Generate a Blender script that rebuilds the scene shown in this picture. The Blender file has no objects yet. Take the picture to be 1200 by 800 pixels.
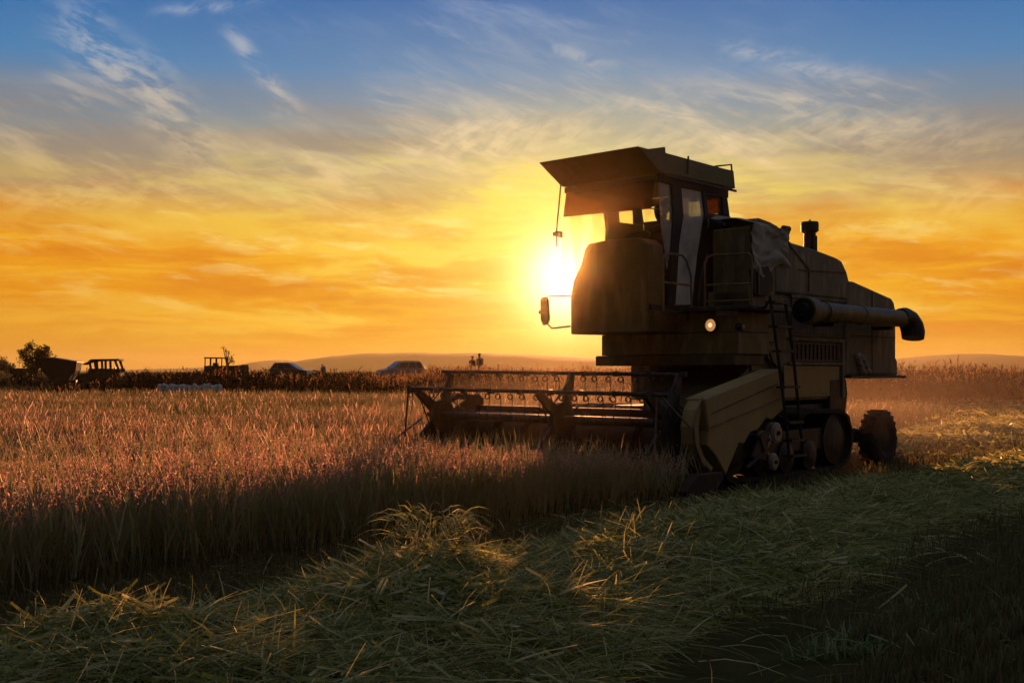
import bpy, bmesh, math, random
import numpy as np
from mathutils import Vector, Matrix
R = math.radians
random.seed(7)
rng = np.random.default_rng(11)
SC = bpy.context.scene
COL = SC.collection

# ------------------------------------------------------------------ site survey
# camera at the origin, 1.3 m up, looking along +Y; the harvester stands at P0 turned by 48 degrees.
F, HOR, H = 1300.0, 435.0, 1.3
U = (math.sin(R(42)), math.cos(R(42)))      # harvester: rearward direction (local x)
V = (-math.cos(R(42)), math.sin(R(42)))     # harvester: across, away from the camera (local y)
D0 = F * H / 155.0
P0 = (203.0 / F * D0, D0)

def S(px, py, b):
    """(x, z) in the harvester's own frame of a surveyed sight line where it meets the plane y = b."""
    k = (px - 600) / F
    a = (k * (P0[1] + V[1] * b) - P0[0] - V[0] * b) / (U[0] - k * U[1])
    return (a, H + (HOR - py) / F * (P0[1] + U[1] * a + V[1] * b))

def Fr(px, py, a):
    """(y, z) in the harvester's own frame where a sight line meets the plane x = a."""
    k = (px - 600) / F
    b = (k * (P0[1] + U[1] * a) - P0[0] - U[0] * a) / (V[0] - k * V[1])
    return (b, H + (HOR - py) / F * (P0[1] + U[1] * a + V[1] * b))

def W(px, Y):
    return (px - 600) / F * Y
def Zt(py, Y):
    return H + (HOR - py) / F * Y

# ------------------------------------------------------------------ materials
def new_mat(name):
    m = bpy.data.materials.new(name); m.use_nodes = True
    nt = m.node_tree; nt.nodes.clear()
    out = nt.nodes.new('ShaderNodeOutputMaterial')
    return m, nt, out

def mat(name, col, rough=0.6, metal=0.0, col2=None, scale=4.0, bump=0.0, spec=0.4, bscale=None, dust=None):
    m, nt, out = new_mat(name)
    p = nt.nodes.new('ShaderNodeBsdfPrincipled')
    p.inputs['Roughness'].default_value = rough
    p.inputs['Metallic'].default_value = metal
    p.inputs['Specular IOR Level'].default_value = spec
    nt.links.new(p.outputs[0], out.inputs[0])
    tc = nt.nodes.new('ShaderNodeTexCoord')
    n = nt.nodes.new('ShaderNodeTexNoise'); n.inputs['Scale'].default_value = scale
    n.inputs['Detail'].default_value = 7; n.inputs['Roughness'].default_value = 0.65
    nt.links.new(tc.outputs['Object'], n.inputs['Vector'])
    cr = nt.nodes.new('ShaderNodeValToRGB')
    cr.color_ramp.elements[0].position = 0.36; cr.color_ramp.elements[1].position = 0.68
    c2 = col2 or tuple(c * 0.6 for c in col)
    cr.color_ramp.elements[0].color = (*c2, 1); cr.color_ramp.elements[1].color = (*col, 1)
    nt.links.new(n.outputs['Fac'], cr.inputs[0])
    src = cr.outputs[0]
    if dust:
        n2 = nt.nodes.new('ShaderNodeTexNoise'); n2.inputs['Scale'].default_value = scale * 3.1
        n2.inputs['Detail'].default_value = 9
        mp = nt.nodes.new('ShaderNodeMapping'); mp.inputs['Scale'].default_value = (1, 1, .25)
        nt.links.new(tc.outputs['Object'], mp.inputs[0]); nt.links.new(mp.outputs[0], n2.inputs['Vector'])
        r2 = nt.nodes.new('ShaderNodeValToRGB')
        r2.color_ramp.elements[0].position = 0.50; r2.color_ramp.elements[1].position = 0.66
        nt.links.new(n2.outputs['Fac'], r2.inputs[0])
        mx = nt.nodes.new('ShaderNodeMixRGB'); mx.inputs[2].default_value = (*dust, 1)
        nt.links.new(r2.outputs[0], mx.inputs[0]); nt.links.new(src, mx.inputs[1])
        src = mx.outputs[0]
    nt.links.new(src, p.inputs['Base Color'])
    rr = nt.nodes.new('ShaderNodeMapRange'); rr.inputs[3].default_value = max(0.05, rough - .15); rr.inputs[4].default_value = min(1, rough + .15)
    nt.links.new(n.outputs['Fac'], rr.inputs[0]); nt.links.new(rr.outputs[0], p.inputs['Roughness'])
    if bump:
        b = nt.nodes.new('ShaderNodeBump'); b.inputs['Strength'].default_value = bump; b.inputs['Distance'].default_value = 0.02
        nb = nt.nodes.new('ShaderNodeTexNoise'); nb.inputs['Scale'].default_value = bscale or scale * 4; nb.inputs['Detail'].default_value = 5
        nt.links.new(tc.outputs['Object'], nb.inputs['Vector'])
        nt.links.new(nb.outputs['Fac'], b.inputs['Height']); nt.links.new(b.outputs[0], p.inputs['Normal'])
    return m

def glass(name, tint, dusty=0.0, dustcol=(.4, .4, .38), gloss=0.12):
    m, nt, out = new_mat(name)
    t = nt.nodes.new('ShaderNodeBsdfTransparent'); t.inputs[0].default_value = (*tint, 1)
    g = nt.nodes.new('ShaderNodeBsdfGlossy'); g.inputs['Roughness'].default_value = 0.06
    mx = nt.nodes.new('ShaderNodeMixShader')
    lw = nt.nodes.new('ShaderNodeLayerWeight'); lw.inputs[0].default_value = 0.25
    mm = nt.nodes.new('ShaderNodeMath'); mm.operation = 'MULTIPLY'; mm.inputs[1].default_value = gloss * 3
    nt.links.new(lw.outputs['Fresnel'], mm.inputs[0]); nt.links.new(mm.outputs[0], mx.inputs[0])
    nt.links.new(t.outputs[0], mx.inputs[1]); nt.links.new(g.outputs[0], mx.inputs[2])
    last = mx.outputs[0]
    if dusty:
        d = nt.nodes.new('ShaderNodeBsdfDiffuse'); d.inputs[0].default_value = (*dustcol, 1)
        n = nt.nodes.new('ShaderNodeTexNoise'); n.inputs['Scale'].default_value = 3.0; n.inputs['Detail'].default_value = 6
        tc = nt.nodes.new('ShaderNodeTexCoord'); nt.links.new(tc.outputs['Object'], n.inputs['Vector'])
        mr = nt.nodes.new('ShaderNodeMapRange'); mr.inputs[1].default_value = .3; mr.inputs[2].default_value = .7
        mr.inputs[3].default_value = dusty * .6; mr.inputs[4].default_value = min(1, dusty * 1.3)
        nt.links.new(n.outputs['Fac'], mr.inputs[0])
        m2 = nt.nodes.new('ShaderNodeMixShader'); nt.links.new(mr.outputs[0], m2.inputs[0])
        nt.links.new(last, m2.inputs[1]); nt.links.new(d.outputs[0], m2.inputs[2]); last = m2.outputs[0]
    nt.links.new(last, out.inputs[0])
    return m

def leafy(name, stops, trans=0.5, gloss=0.06):
    """thin plant matter: colour picked per stalk, half of the light goes through."""
    m, nt, out = new_mat(name)
    at = nt.nodes.new('ShaderNodeAttribute'); at.attribute_name = 'rnd'
    cr = nt.nodes.new('ShaderNodeValToRGB')
    el = cr.color_ramp.elements
    while len(el) < len(stops): el.new(0.5)
    for e, (p, c) in zip(el, stops): e.position = p; e.color = (*c, 1)
    nt.links.new(at.outputs['Fac'], cr.inputs[0])
    d = nt.nodes.new('ShaderNodeBsdfDiffuse'); t = nt.nodes.new('ShaderNodeBsdfTranslucent')
    g = nt.nodes.new('ShaderNodeBsdfGlossy'); g.inputs['Roughness'].default_value = 0.42
    g.inputs[0].default_value = (.8, .8, .7, 1)
    nt.links.new(cr.outputs[0], d.inputs[0]); nt.links.new(cr.outputs[0], t.inputs[0])
    mx = nt.nodes.new('ShaderNodeMixShader'); mx.inputs[0].default_value = trans
    nt.links.new(d.outputs[0], mx.inputs[1]); nt.links.new(t.outputs[0], mx.inputs[2])
    m2 = nt.nodes.new('ShaderNodeMixShader'); m2.inputs[0].default_value = gloss
    nt.links.new(mx.outputs[0], m2.inputs[1]); nt.links.new(g.outputs[0], m2.inputs[2])
    nt.links.new(m2.outputs[0], out.inputs[0])
    return m

def emis(name, col, st):
    m, nt, out = new_mat(name)
    e = nt.nodes.new('ShaderNodeEmission'); e.inputs[0].default_value = (*col, 1); e.inputs[1].default_value = st
    nt.links.new(e.outputs[0], out.inputs[0]); return m

M = {}
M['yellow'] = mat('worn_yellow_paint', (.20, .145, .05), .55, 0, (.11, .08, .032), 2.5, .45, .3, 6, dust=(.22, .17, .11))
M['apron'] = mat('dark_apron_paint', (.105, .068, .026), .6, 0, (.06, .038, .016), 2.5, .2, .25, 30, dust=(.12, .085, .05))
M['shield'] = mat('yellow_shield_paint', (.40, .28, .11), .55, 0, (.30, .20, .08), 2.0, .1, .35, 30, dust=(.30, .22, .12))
M['olive'] = mat('olive_roof_paint', (.22, .20, .075), .6, 0, (.15, .13, .05), 2.0, .12, .3, 30, dust=(.18, .16, .10))
M['greyside'] = mat('grey_dusty_paint', (.21, .175, .125), .6, 0, (.11, .088, .06), 2.6, .5, .3, 5, dust=(.27, .22, .16))
M['panel'] = mat('dull_violet_panel', (.15, .125, .125), .6, 0, (.10, .085, .085), 3, .1, .3, dust=(.16, .13, .10))
M['dark'] = mat('dark_steel', (.045, .038, .032), .55, .3, (.025, .02, .018), 5, .2, .4, dust=(.07, .055, .04))
M['bare'] = mat('worn_bare_steel', (.24, .21, .18), .45, .8, (.16, .12, .09), 8, .15, .5)
M['black'] = mat('black_trim', (.012, .011, .010), .6, 0, (.008, .008, .008), 5)
M['rubber'] = mat('rubber', (.022, .020, .018), .8, 0, (.035, .028, .02), 6, .3, .25)
M['canvas'] = mat('pale_canvas', (.46, .43, .38), .9, 0, (.30, .27, .23), 3, .4, .2, 12)
M['cream'] = mat('cream_wheel_paint', (.42, .36, .26), .5, 0, (.30, .25, .17), 5, .1, .4)
M['rust'] = mat('rusty_steel', (.085, .048, .03), .8, .1, (.04, .025, .018), 6, .3, .3)
M['seat'] = mat('black_vinyl', (.02, .02, .02), .5, 0, (.012, .012, .012), 4)
M['glass'] = glass('clear_glass', (.97, .94, .87), 0, gloss=.004)
M['dustglass'] = glass('dusty_door_glass', (.8, .81, .81), .52, (.80, .82, .84), .1)
M['sidedust'] = glass('dusty_quarter_glass', (.9, .9, .9), .32, (.6, .62, .64), .1)
M['tint'] = glass('red_brown_tint_film', (.28, .09, .028), .18, (.13, .055, .03), .04)
M['amberglass'] = glass('amber_dirty_glass', (.35, .15, .04), .25, (.25, .12, .06), .08)
M['lamp'] = emis('lit_lamp_lens', (1, .45, .13), .30); M['bulb'] = emis('lit_bulb', (1, .75, .42), .62)
M['skin'] = mat('skin', (.42, .26, .18), .6)
M['jacket'] = mat('dark_jacket', (.035, .032, .035), .9)
M['jacket2'] = mat('brown_jacket', (.06, .045, .035), .9)
M['hair'] = mat('dark_hair', (.02, .015, .01), .8)
M['silver'] = mat('silver_car_paint', (.26, .255, .25), .5, .1, (.22, .215, .21), 2)
M['darkcar'] = mat('dark_car_paint', (.05, .055, .065), .3, .2, (.045, .05, .06), 2)
M['carglass'] = mat('car_glass', (.02, .022, .025), .1, 0, (.018, .02, .022), 2, spec=.25)
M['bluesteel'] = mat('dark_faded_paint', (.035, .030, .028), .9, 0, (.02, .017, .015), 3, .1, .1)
M['white'] = mat('white_sack_weave', (.50, .50, .52), .85, 0, (.36, .36, .38), 9, .3)
M['rag'] = mat('pale_rag', (.48, .38, .36), .9, 0, (.32, .25, .23), 8, .3)
M['bark'] = mat('bark', (.09, .065, .045), .9, 0, (.05, .035, .025), 12, .5)

# ------------------------------------------------------------------ mesh builder
class MB:
    def __init__(s): s.v = []; s.f = []
    def add(s, vs, fs):
        o = len(s.v); s.v += [tuple(x) for x in vs]; s.f += [tuple(i + o for i in f) for f in fs]; return s
    def box(s, c0, c1):
        x0, y0, z0 = c0; x1, y1, z1 = c1
        return s.hexa([(x0,y0,z0),(x1,y0,z0),(x1,y1,z0),(x0,y1,z0),(x0,y0,z1),(x1,y0,z1),(x1,y1,z1),(x0,y1,z1)])
    def hexa(s, p):
        return s.add(p, [(0,3,2,1),(4,5,6,7),(0,1,5,4),(1,2,6,5),(2,3,7,6),(3,0,4,7)])
    def prism(s, poly, b0, b1, poly2=None):
        """(x, z) outline given a thickness from y = b0 to y = b1."""
        n = len(poly); q = poly2 or poly
        vs = [(x, b0, z) for x, z in poly] + [(x, b1, z) for x, z in q]
        fs = [tuple(range(n)), tuple(range(2*n-1, n-1, -1))] + [(i, (i+1) % n, n + (i+1) % n, n + i) for i in range(n)]
        return s.add(vs, fs)
    def xprism(s, poly, a0, a1, poly2=None):
        """(y, z) outline given a thickness from x = a0 to x = a1."""
        n = len(poly); q = poly2 or poly
        vs = [(a0, y, z) for y, z in poly] + [(a1, y, z) for y, z in q]
        fs = [tuple(range(n)), tuple(range(2*n-1, n-1, -1))] + [(i, (i+1) % n, n + (i+1) % n, n + i) for i in range(n)]
        return s.add(vs, fs)
    def tube(s, pts, r, n=8, caps=True):
        pts = [Vector(p) for p in pts]; rs = r if isinstance(r, (list, tuple)) else [r] * len(pts)
        vs = []; up = None
        for i, p in enumerate(pts):
            if i == 0: d = pts[1] - p
            elif i == len(pts) - 1: d = p - pts[i-1]
            else: d = (pts[i+1] - p).normalized() + (p - pts[i-1]).normalized()
            d.normalize()
            if up is None: up = d.orthogonal().normalized()
            up = (up - d * up.dot(d)).normalized(); w = d.cross(up)
            for k in range(n):
                a = 2 * math.pi * k / n
                vs.append(p + (up * math.cos(a) + w * math.sin(a)) * rs[i])
        fs = []
        for i in range(len(pts) - 1):
            for k in range(n):
                fs.append((i*n+k, i*n+(k+1) % n, (i+1)*n+(k+1) % n, (i+1)*n+k))
        if caps: fs += [tuple(range(n-1, -1, -1)), tuple(range((len(pts)-1)*n, len(pts)*n))]
        return s.add(vs, fs)
    def lathe(s, c, axis, prof, n=24):
        """profile of (distance along axis, radius) turned about the axis through c."""
        ax = Vector(axis).normalized(); e = ax.orthogonal().normalized(); w = ax.cross(e); c = Vector(c)
        vs = []
        for t, r in prof:
            for k in range(n):
                a = 2 * math.pi * k / n
                vs.append(c + ax * t + (e * math.cos(a) + w * math.sin(a)) * r)
        fs = [(i*n+k, i*n+(k+1) % n, (i+1)*n+(k+1) % n, (i+1)*n+k) for i in range(len(prof)-1) for k in range(n)]
        fs += [tuple(range(n-1, -1, -1)), tuple(range((len(prof)-1)*n, len(prof)*n))]
        return s.add(vs, fs)
    def torus(s, c, axis, R_, r, n=14, k=6):
        ax = Vector(axis).normalized(); e = ax.orthogonal().normalized(); w = ax.cross(e); c = Vector(c)
        vs = []; fs = []
        for i in range(n):
            a = 2*math.pi*i/n; d = e*math.cos(a) + w*math.sin(a)
            for j in range(k):
                t = 2*math.pi*j/k
                vs.append(c + d*(R_ + r*math.cos(t)) + ax*(r*math.sin(t)))
        for i in range(n):
            for j in range(k):
                fs.append((i*k+j, ((i+1) % n)*k+j, ((i+1) % n)*k+(j+1) % k, i*k+(j+1) % k))
        return s.add(vs, fs)
    def build(s, name, m, parent=None, bevel=0.0, smooth=False):
        me = bpy.data.meshes.new(name); me.from_pydata(s.v, [], s.f)
        bm = bmesh.new(); bm.from_mesh(me)
        bmesh.ops.recalc_face_normals(bm, faces=bm.faces); bm.to_mesh(me); bm.free()
        me.materials.append(m)
        if smooth:
            me.polygons.foreach_set('use_smooth', [True] * len(me.polygons))
            me.set_sharp_from_angle(angle=R(40))
        o = bpy.data.objects.new(name, me); COL.objects.link(o)
        if parent: o.parent = parent
        if bevel:
            b = o.modifiers.new('Bevel', 'BEVEL'); b.width = bevel; b.segments = 2; b.limit_method = 'ANGLE'; b.angle_limit = R(35)
        return o

def tag(o, label=None, cat=None, group=None, kind=None):
    if label: o['label'] = label
    if cat: o['category'] = cat
    if group: o['group'] = group
    if kind: o['kind'] = kind
    return o

def thing(name, label, cat, loc, rz=0.0, group=None):
    o = bpy.data.objects.new(name, None); COL.objects.link(o)
    o.location = loc; o.rotation_euler = (0, 0, rz); o.empty_display_size = .2
    return tag(o, label, cat, group)

def kids(o): return [c for c in bpy.data.objects if c.parent == o]
def copy_tree(o, parent=None):
    c = o.copy(); COL.objects.link(c); c.parent = parent
    for k in kids(o): copy_tree(k, c)
    return c

def body(name, joints, bones, m, parent, sub=2):
    """one continuous skin grown over a skeleton; joint 0 is the pelvis."""
    me = bpy.data.meshes.new(name)
    me.from_pydata([j[:3] for j in joints], bones, [])
    o = bpy.data.objects.new(name, me); COL.objects.link(o); o.parent = parent
    sk = o.modifiers.new('Skin', 'SKIN'); sk.use_smooth_shade = True
    sub_ = o.modifiers.new('Sub', 'SUBSURF'); sub_.levels = sub; sub_.render_levels = sub
    for i, j in enumerate(joints):
        d = me.skin_vertices[0].data[i]; r = j[3]
        d.radius = r if isinstance(r, tuple) else (r, r); d.use_root = (i == 0)
    me.materials.append(m)
    return o
# ------------------------------------------------------------------ camera, sun, sky
cam = bpy.data.cameras.new('camera'); co = bpy.data.objects.new('camera', cam); COL.objects.link(co)
co.location = (0, 0, H); co.rotation_euler = (R(90), 0, 0)
cam.sensor_width = 36; cam.lens = F / 1200 * 36; cam.shift_y = (HOR - 400) / 1200
cam.clip_start = .05; cam.clip_end = 20000
SC.camera = co
SUN_AZ, SUN_EL = 3.0, 5.4
sdir = Vector((math.sin(R(SUN_AZ)) * math.cos(R(SUN_EL)), math.cos(R(SUN_AZ)) * math.cos(R(SUN_EL)), math.sin(R(SUN_EL))))
gdir = Vector((math.sin(R(2.95)) * math.cos(R(4.75)), math.cos(R(2.95)) * math.cos(R(4.75)), math.sin(R(4.75))))   # middle of the glare
sl = bpy.data.lights.new('sun', 'SUN'); sl.energy = 5.0; sl.angle = R(.55); sl.color = (1, .40, .15)
so = bpy.data.objects.new('sun', sl); COL.objects.link(so)
so.rotation_euler = (-sdir).to_track_quat('-Z', 'Y').to_euler(); so.location = sdir * 60

wd = bpy.data.worlds.new('World'); SC.world = wd; wd.use_nodes = True
nt = wd.node_tree; nt.nodes.clear(); N = nt.nodes.new; L = nt.links.new
def lin(c):
    return tuple(((x/255) / 12.92) if x/255 <= .04045 else ((x/255 + .055) / 1.055) ** 2.4 for x in c)
def put(sock, v):
    if isinstance(v, (int, float)): sock.default_value = v
    elif isinstance(v, tuple): sock.default_value = (*v, 1) if len(sock.default_value) == 4 else v
    else: L(v, sock)
def ma(op, a, b=None, c=None, clamp=False):
    n = N('ShaderNodeMath'); n.operation = op; n.use_clamp = clamp
    put(n.inputs[0], a)
    if b is not None: put(n.inputs[1], b)
    if c is not None: put(n.inputs[2], c)
    return n.outputs[0]
def mixc(f, a, b, mode='MIX'):
    n = N('ShaderNodeMixRGB'); n.blend_type = mode; put(n.inputs[0], f); put(n.inputs[1], a); put(n.inputs[2], b); return n.outputs[0]
def ramp(f, stops, srgb=True, interp='LINEAR'):
    n = N('ShaderNodeValToRGB'); n.color_ramp.interpolation = interp; e = n.color_ramp.elements
    while len(e) < len(stops): e.new(.5)
    for x, (p, c) in zip(e, stops):
        x.position = p; x.color = (*(lin(c) if srgb else c), 1)
    put(n.inputs[0], f); return n.outputs[0]
def mrange(v, a, b, c=0., d=1., smooth=True):
    n = N('ShaderNodeMapRange'); n.interpolation_type = 'SMOOTHSTEP' if smooth else 'LINEAR'
    put(n.inputs[0], v)
    for i, x in enumerate((a, b, c, d)): n.inputs[i+1].default_value = x
    return n.outputs[0]
def vec(x, y, z):
    n = N('ShaderNodeCombineXYZ'); put(n.inputs[0], x); put(n.inputs[1], y); put(n.inputs[2], z); return n.outputs[0]
def noise(v, scale, detail=5, rough=.55, dist=0.):
    n = N('ShaderNodeTexNoise'); L(v, n.inputs['Vector']); n.inputs['Scale'].default_value = scale
    n.inputs['Detail'].default_value = detail; n.inputs['Roughness'].default_value = rough; n.inputs['Distortion'].default_value = dist
    return n.outputs['Fac']
tc = N('ShaderNodeTexCoord'); sx = N('ShaderNodeSeparateXYZ'); L(tc.outputs['Generated'], sx.inputs[0])
dx, dy, dz = sx.outputs
el = ma('MULTIPLY', ma('ARCSINE', dz), 57.29578)
az = ma('MULTIPLY', ma('ARCTAN2', dx, dy), 57.29578)
dt = N('ShaderNodeVectorMath'); dt.operation = 'DOT_PRODUCT'; L(tc.outputs['Generated'], dt.inputs[0]); dt.inputs[1].default_value = gdir
cs = dt.outputs['Value']
ang = ma('MULTIPLY', ma('ARCCOSINE', ma('MINIMUM', cs, .9999999)), 57.29578)

e30 = ma('DIVIDE', ma('MAXIMUM', el, 0.), 30., clamp=True)
side = ramp(e30, [(0, (186,122,20)), (.045, (214,146,14)), (.12, (222,140,0)), (.2, (232,150,4)), (.25, (216,152,46)),
                  (.30, (174,142,98)), (.35, (142,134,120)), (.415, (106,132,150)), (.5, (56,126,178)), (.62, (8,102,170)), (1, (40,92,156))])
# the warm glow that spreads from the sun, flattened along the horizon
eld = ma('SUBTRACT', el, 4.75)
azd = ma('SUBTRACT', az, SUN_AZ)
rad = ma('SQRT', ma('ADD', ma('POWER', ma('MULTIPLY', ma('ABSOLUTE', azd), .80), 2.), ma('POWER', ma('MULTIPLY', ma('ABSOLUTE', eld), 1.18), 2.)))
g1 = ma('POWER', 2.71828, ma('MULTIPLY', ma('POWER', ma('DIVIDE', rad, 10.2), 1.5), -1.))
g2 = ma('POWER', 2.71828, ma('MULTIPLY', ma('POWER', ma('DIVIDE', ang, 4.9), 1.5), -1.))
g3 = ma('POWER', 2.71828, ma('MULTIPLY', ma('POWER', ma('DIVIDE', ang, 1.9), 2.), -1.))
glowcol = ramp(ma('DIVIDE', ma('MAXIMUM', el, 0.), 20., clamp=True),
               [(0, (232,170,20)), (.2, (250,196,22)), (.36, (252,216,84)), (.52, (242,222,150)), (.7, (196,196,180)), (1, (110,150,190))])
base = mixc(ma('MULTIPLY', g1, .80), side, glowcol)
# ---- clouds: fibrous cirrus, long haze streaks, and two feathery plumes on the left
def rotuv(deg, sx_, sy_, seed):
    c, s_ = math.cos(R(deg)), math.sin(R(deg))
    u_ = ma('ADD', ma('MULTIPLY', az, c), ma('MULTIPLY', el, s_))
    v_ = ma('SUBTRACT', ma('MULTIPLY', el, c), ma('MULTIPLY', az, s_))
    return vec(ma('MULTIPLY', u_, sx_), ma('MULTIPLY', v_, sy_), seed)
warp = noise(rotuv(0, .12, .25, 3.3), 1., 4, .5)
wel = ma('ADD', el, ma('MULTIPLY', ma('SUBTRACT', warp, .5), 1.3))
streak = noise(vec(ma('MULTIPLY', az, .055), ma('MULTIPLY', wel, .62), 1.7), 1., 10, .60, .1)
streak2 = noise(vec(ma('MULTIPLY', az, .10), ma('MULTIPLY', wel, 1.5), 8.1), 1., 9, .62, .1)
fib = noise(rotuv(-15, .13, .62, 5.2), 1., 9, .62, .5)
fibfine = noise(rotuv(-22, .35, 1.7, 9.9), 1., 11, .64, .3)
patch = noise(rotuv(-8, .075, .16, 21.3), 1., 3, .5, .2)
cir = ma('MULTIPLY', mrange(fib, .43, .74), mrange(patch, .40, .62))
cir = ma('ADD', cir, ma('MULTIPLY', ma('MULTIPLY', mrange(fibfine, .50, .68), mrange(patch, .38, .60)), .42), clamp=True)
cir = ma('MULTIPLY', cir, mrange(el, 3., 8., .25, 1.))
cir = ma('MULTIPLY', cir, ma('SUBTRACT', 1., ma('MULTIPLY', mrange(el, 12.5, 16.), mrange(az, -14., 14., .45, .85))))
def plume(px0, py0, px1, py1, w, seed, amt):
    a0, e0 = math.degrees(math.atan((px0-600)/F)), math.degrees(math.atan((HOR-py0)/F))
    a1, e1 = math.degrees(math.atan((px1-600)/F)), math.degrees(math.atan((HOR-py1)/F))
    ln = math.hypot(a1-a0, e1-e0); ux, uy = (a1-a0)/ln, (e1-e0)/ln
    A = ma('SUBTRACT', az, a0); E_ = ma('SUBTRACT', el, e0)
    t = ma('DIVIDE', ma('ADD', ma('MULTIPLY', A, ux), ma('MULTIPLY', E_, uy)), ln)
    d = ma('SUBTRACT', ma('MULTIPLY', E_, ux), ma('MULTIPLY', A, uy))
    wob = ma('MULTIPLY', ma('SUBTRACT', noise(vec(ma('MULTIPLY', t, 3.), seed, 0.), 1., 4), .5), w * 2.2)
    d = ma('ADD', d, wob)
    gss = ma('POWER', 2.71828, ma('MULTIPLY', ma('POWER', ma('DIVIDE', ma('ABSOLUTE', d), w), 2.), -1.))
    fade = ma('MULTIPLY', mrange(t, -.08, .2), mrange(t, 1.15, .55))
    tex = mrange(noise(rotuv(math.degrees(math.atan2(uy, ux)) + 24, .55, 1.5, seed), 1., 11, .64, .3), .38, .64)
    return ma('MULTIPLY', ma('MULTIPLY', gss, fade), ma('MULTIPLY', tex, amt))
pl = plume(62, 36, 285, 225, 1.25, 31.0, 1.0)
pl = ma('ADD', pl, plume(262, 45, 360, 150, .42, 41.0, .95))
pl = ma('ADD', pl, plume(175, 36, 330, 8, .25, 51.0, .6))
pl = ma('ADD', pl, plume(500, 158, 640, 140, .55, 61.0, .9))
pl = ma('ADD', pl, plume(640, 52, 730, 84, .3, 66.0, .7))
pl = ma('ADD', pl, plume(330, 262, 640, 300, 1.0, 71.0, .8))
pl = ma('ADD', pl, plume(470, 190, 800, 120, .75, 76.0, .8))
pl = ma('ADD', pl, plume(560, 150, 960, 190, .9, 73.0, .9))
pl = ma('ADD', pl, plume(840, 60, 1060, 118, .5, 81.0, .6))
pl = ma('ADD', pl, plume(880, 150, 1230, 190, 1.0, 86.0, .7))
pl = ma('ADD', pl, plume(960, 290, 1230, 232, .9, 91.0, .8))
pl = ma('ADD', pl, plume(-40, 255, 260, 232, .7, 96.0, .6), clamp=True)
cir = ma('MULTIPLY', cir, ma('ADD', .85, ma('POWER', 2.71828, ma('DIVIDE', ang, -11.))))
cloud = ma('ADD', ma('MULTIPLY', cir, .72), ma('MULTIPLY', pl, .62), clamp=True)
ccol = ramp(ma('DIVIDE', ma('MAXIMUM', el, 0.), 20., clamp=True),
            [(0, (240,176,34)), (.2, (252,188,40)), (.36, (250,200,86)), (.5, (236,206,150)), (.66, (222,206,178)), (.85, (196,204,208)), (1, (170,190,210))])
# low bands: darker orange and brighter yellow alternate near the horizon
lowm = ma('MULTIPLY', mrange(el, 9.5, 6.), mrange(el, .3, 2.2))
dk = ma('MULTIPLY', mrange(streak, .48, .60), lowm)
br = ma('MULTIPLY', mrange(streak2, .50, .66), lowm)
lump = noise(vec(ma('MULTIPLY', az, .10), ma('MULTIPLY', wel, .42), 14.2), 1., 12, .63, .05)
near_sun = ma('POWER', 2.71828, ma('DIVIDE', ang, -13.))
lb = ma('MULTIPLY', ma('MULTIPLY', mrange(lump, .47, .60), mrange(el, 13., 9.)), ma('MULTIPLY', near_sun, mrange(el, .5, 2.5)))
ld_ = ma('MULTIPLY', ma('MULTIPLY', mrange(lump, .50, .36), mrange(el, 11., 7.)), mrange(el, .5, 2.5))
base = mixc(ma('MULTIPLY', ld_, .55), base, lin((208, 114, 8)))
base = mixc(ma('MULTIPLY', lb, 1.25, None, True), base, lin((255, 230, 92)))
lump2 = noise(rotuv(-6, .22, .95, 27.7), 1., 12, .62, .1)
le = ma('MULTIPLY', ma('MULTIPLY', mrange(lump2, .52, .64), mrange(el, 12., 9.)), ma('MULTIPLY', ma('POWER', near_sun, .8), mrange(el, 2., 4.)))
base = mixc(ma('MULTIPLY', le, .85, None, True), base, lin((255, 238, 150)))
base = mixc(ma('MULTIPLY', dk, .5), base, lin((212, 118, 10)))
base = mixc(ma('MULTIPLY', br, .36), base, lin((255, 198, 34)))
# grey-violet veil in the middle of the sky
veil = ma('MULTIPLY', ma('MULTIPLY', mrange(el, 7.5, 10.), mrange(el, 15., 11.5)), mrange(streak, .42, .64))
base = mixc(ma('MULTIPLY', veil, .5), base, lin((150, 132, 116)))
base = mixc(ma('MULTIPLY', cloud, .85), base, ccol)
base = mixc(ma('MULTIPLY', g2, .92), base, (1.05, .90, .20))
base = mixc(g3, base, (2.6, 2.3, 1.35))
# behind the camera the evening sky is much dimmer
front = mrange(cs, -.25, .86, 0., 1.)
back = ramp(ma('DIVIDE', ma('MAXIMUM', el, 0.), 90., clamp=True), [(0, (40, 34, 30)), (.15, (42, 40, 38)), (.42, (70,73,75)), (1, (90,100,111))])
high = mrange(el, 22., 60., 0., 1.)
EXPO = .8
base = mixc(1., base, tuple([2**-EXPO]*3), 'MULTIPLY')     # the bright western sky, for the exposure set below
allsky = mixc(front, back, base)
allsky = mixc(high, allsky, back)
bg1 = N('ShaderNodeBackground'); L(allsky, bg1.inputs[0]); bg1.inputs[1].default_value = 1.0
sky = N('ShaderNodeTexSky'); sky.sky_type = 'NISHITA'; sky.sun_disc = False
sky.sun_elevation = R(SUN_EL); sky.sun_rotation = R(SUN_AZ); sky.dust_density = 3.0
bg2 = N('ShaderNodeBackground'); L(sky.outputs[0], bg2.inputs[0]); bg2.inputs[1].default_value = 0.0003
ad = N('ShaderNodeAddShader'); L(bg1.outputs[0], ad.inputs[0]); L(bg2.outputs[0], ad.inputs[1])
wo = N('ShaderNodeOutputWorld'); L(ad.outputs[0], wo.inputs[0])
wd.cycles.sampling_method = 'MANUAL'; wd.cycles.sample_map_resolution = 1024
vs = SC.view_settings; vs.view_transform = 'Standard'; vs.look = 'None'; vs.exposure = EXPO; vs.gamma = 1; vs.use_curve_mapping = False
SC.cycles.use_denoising = True
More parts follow.
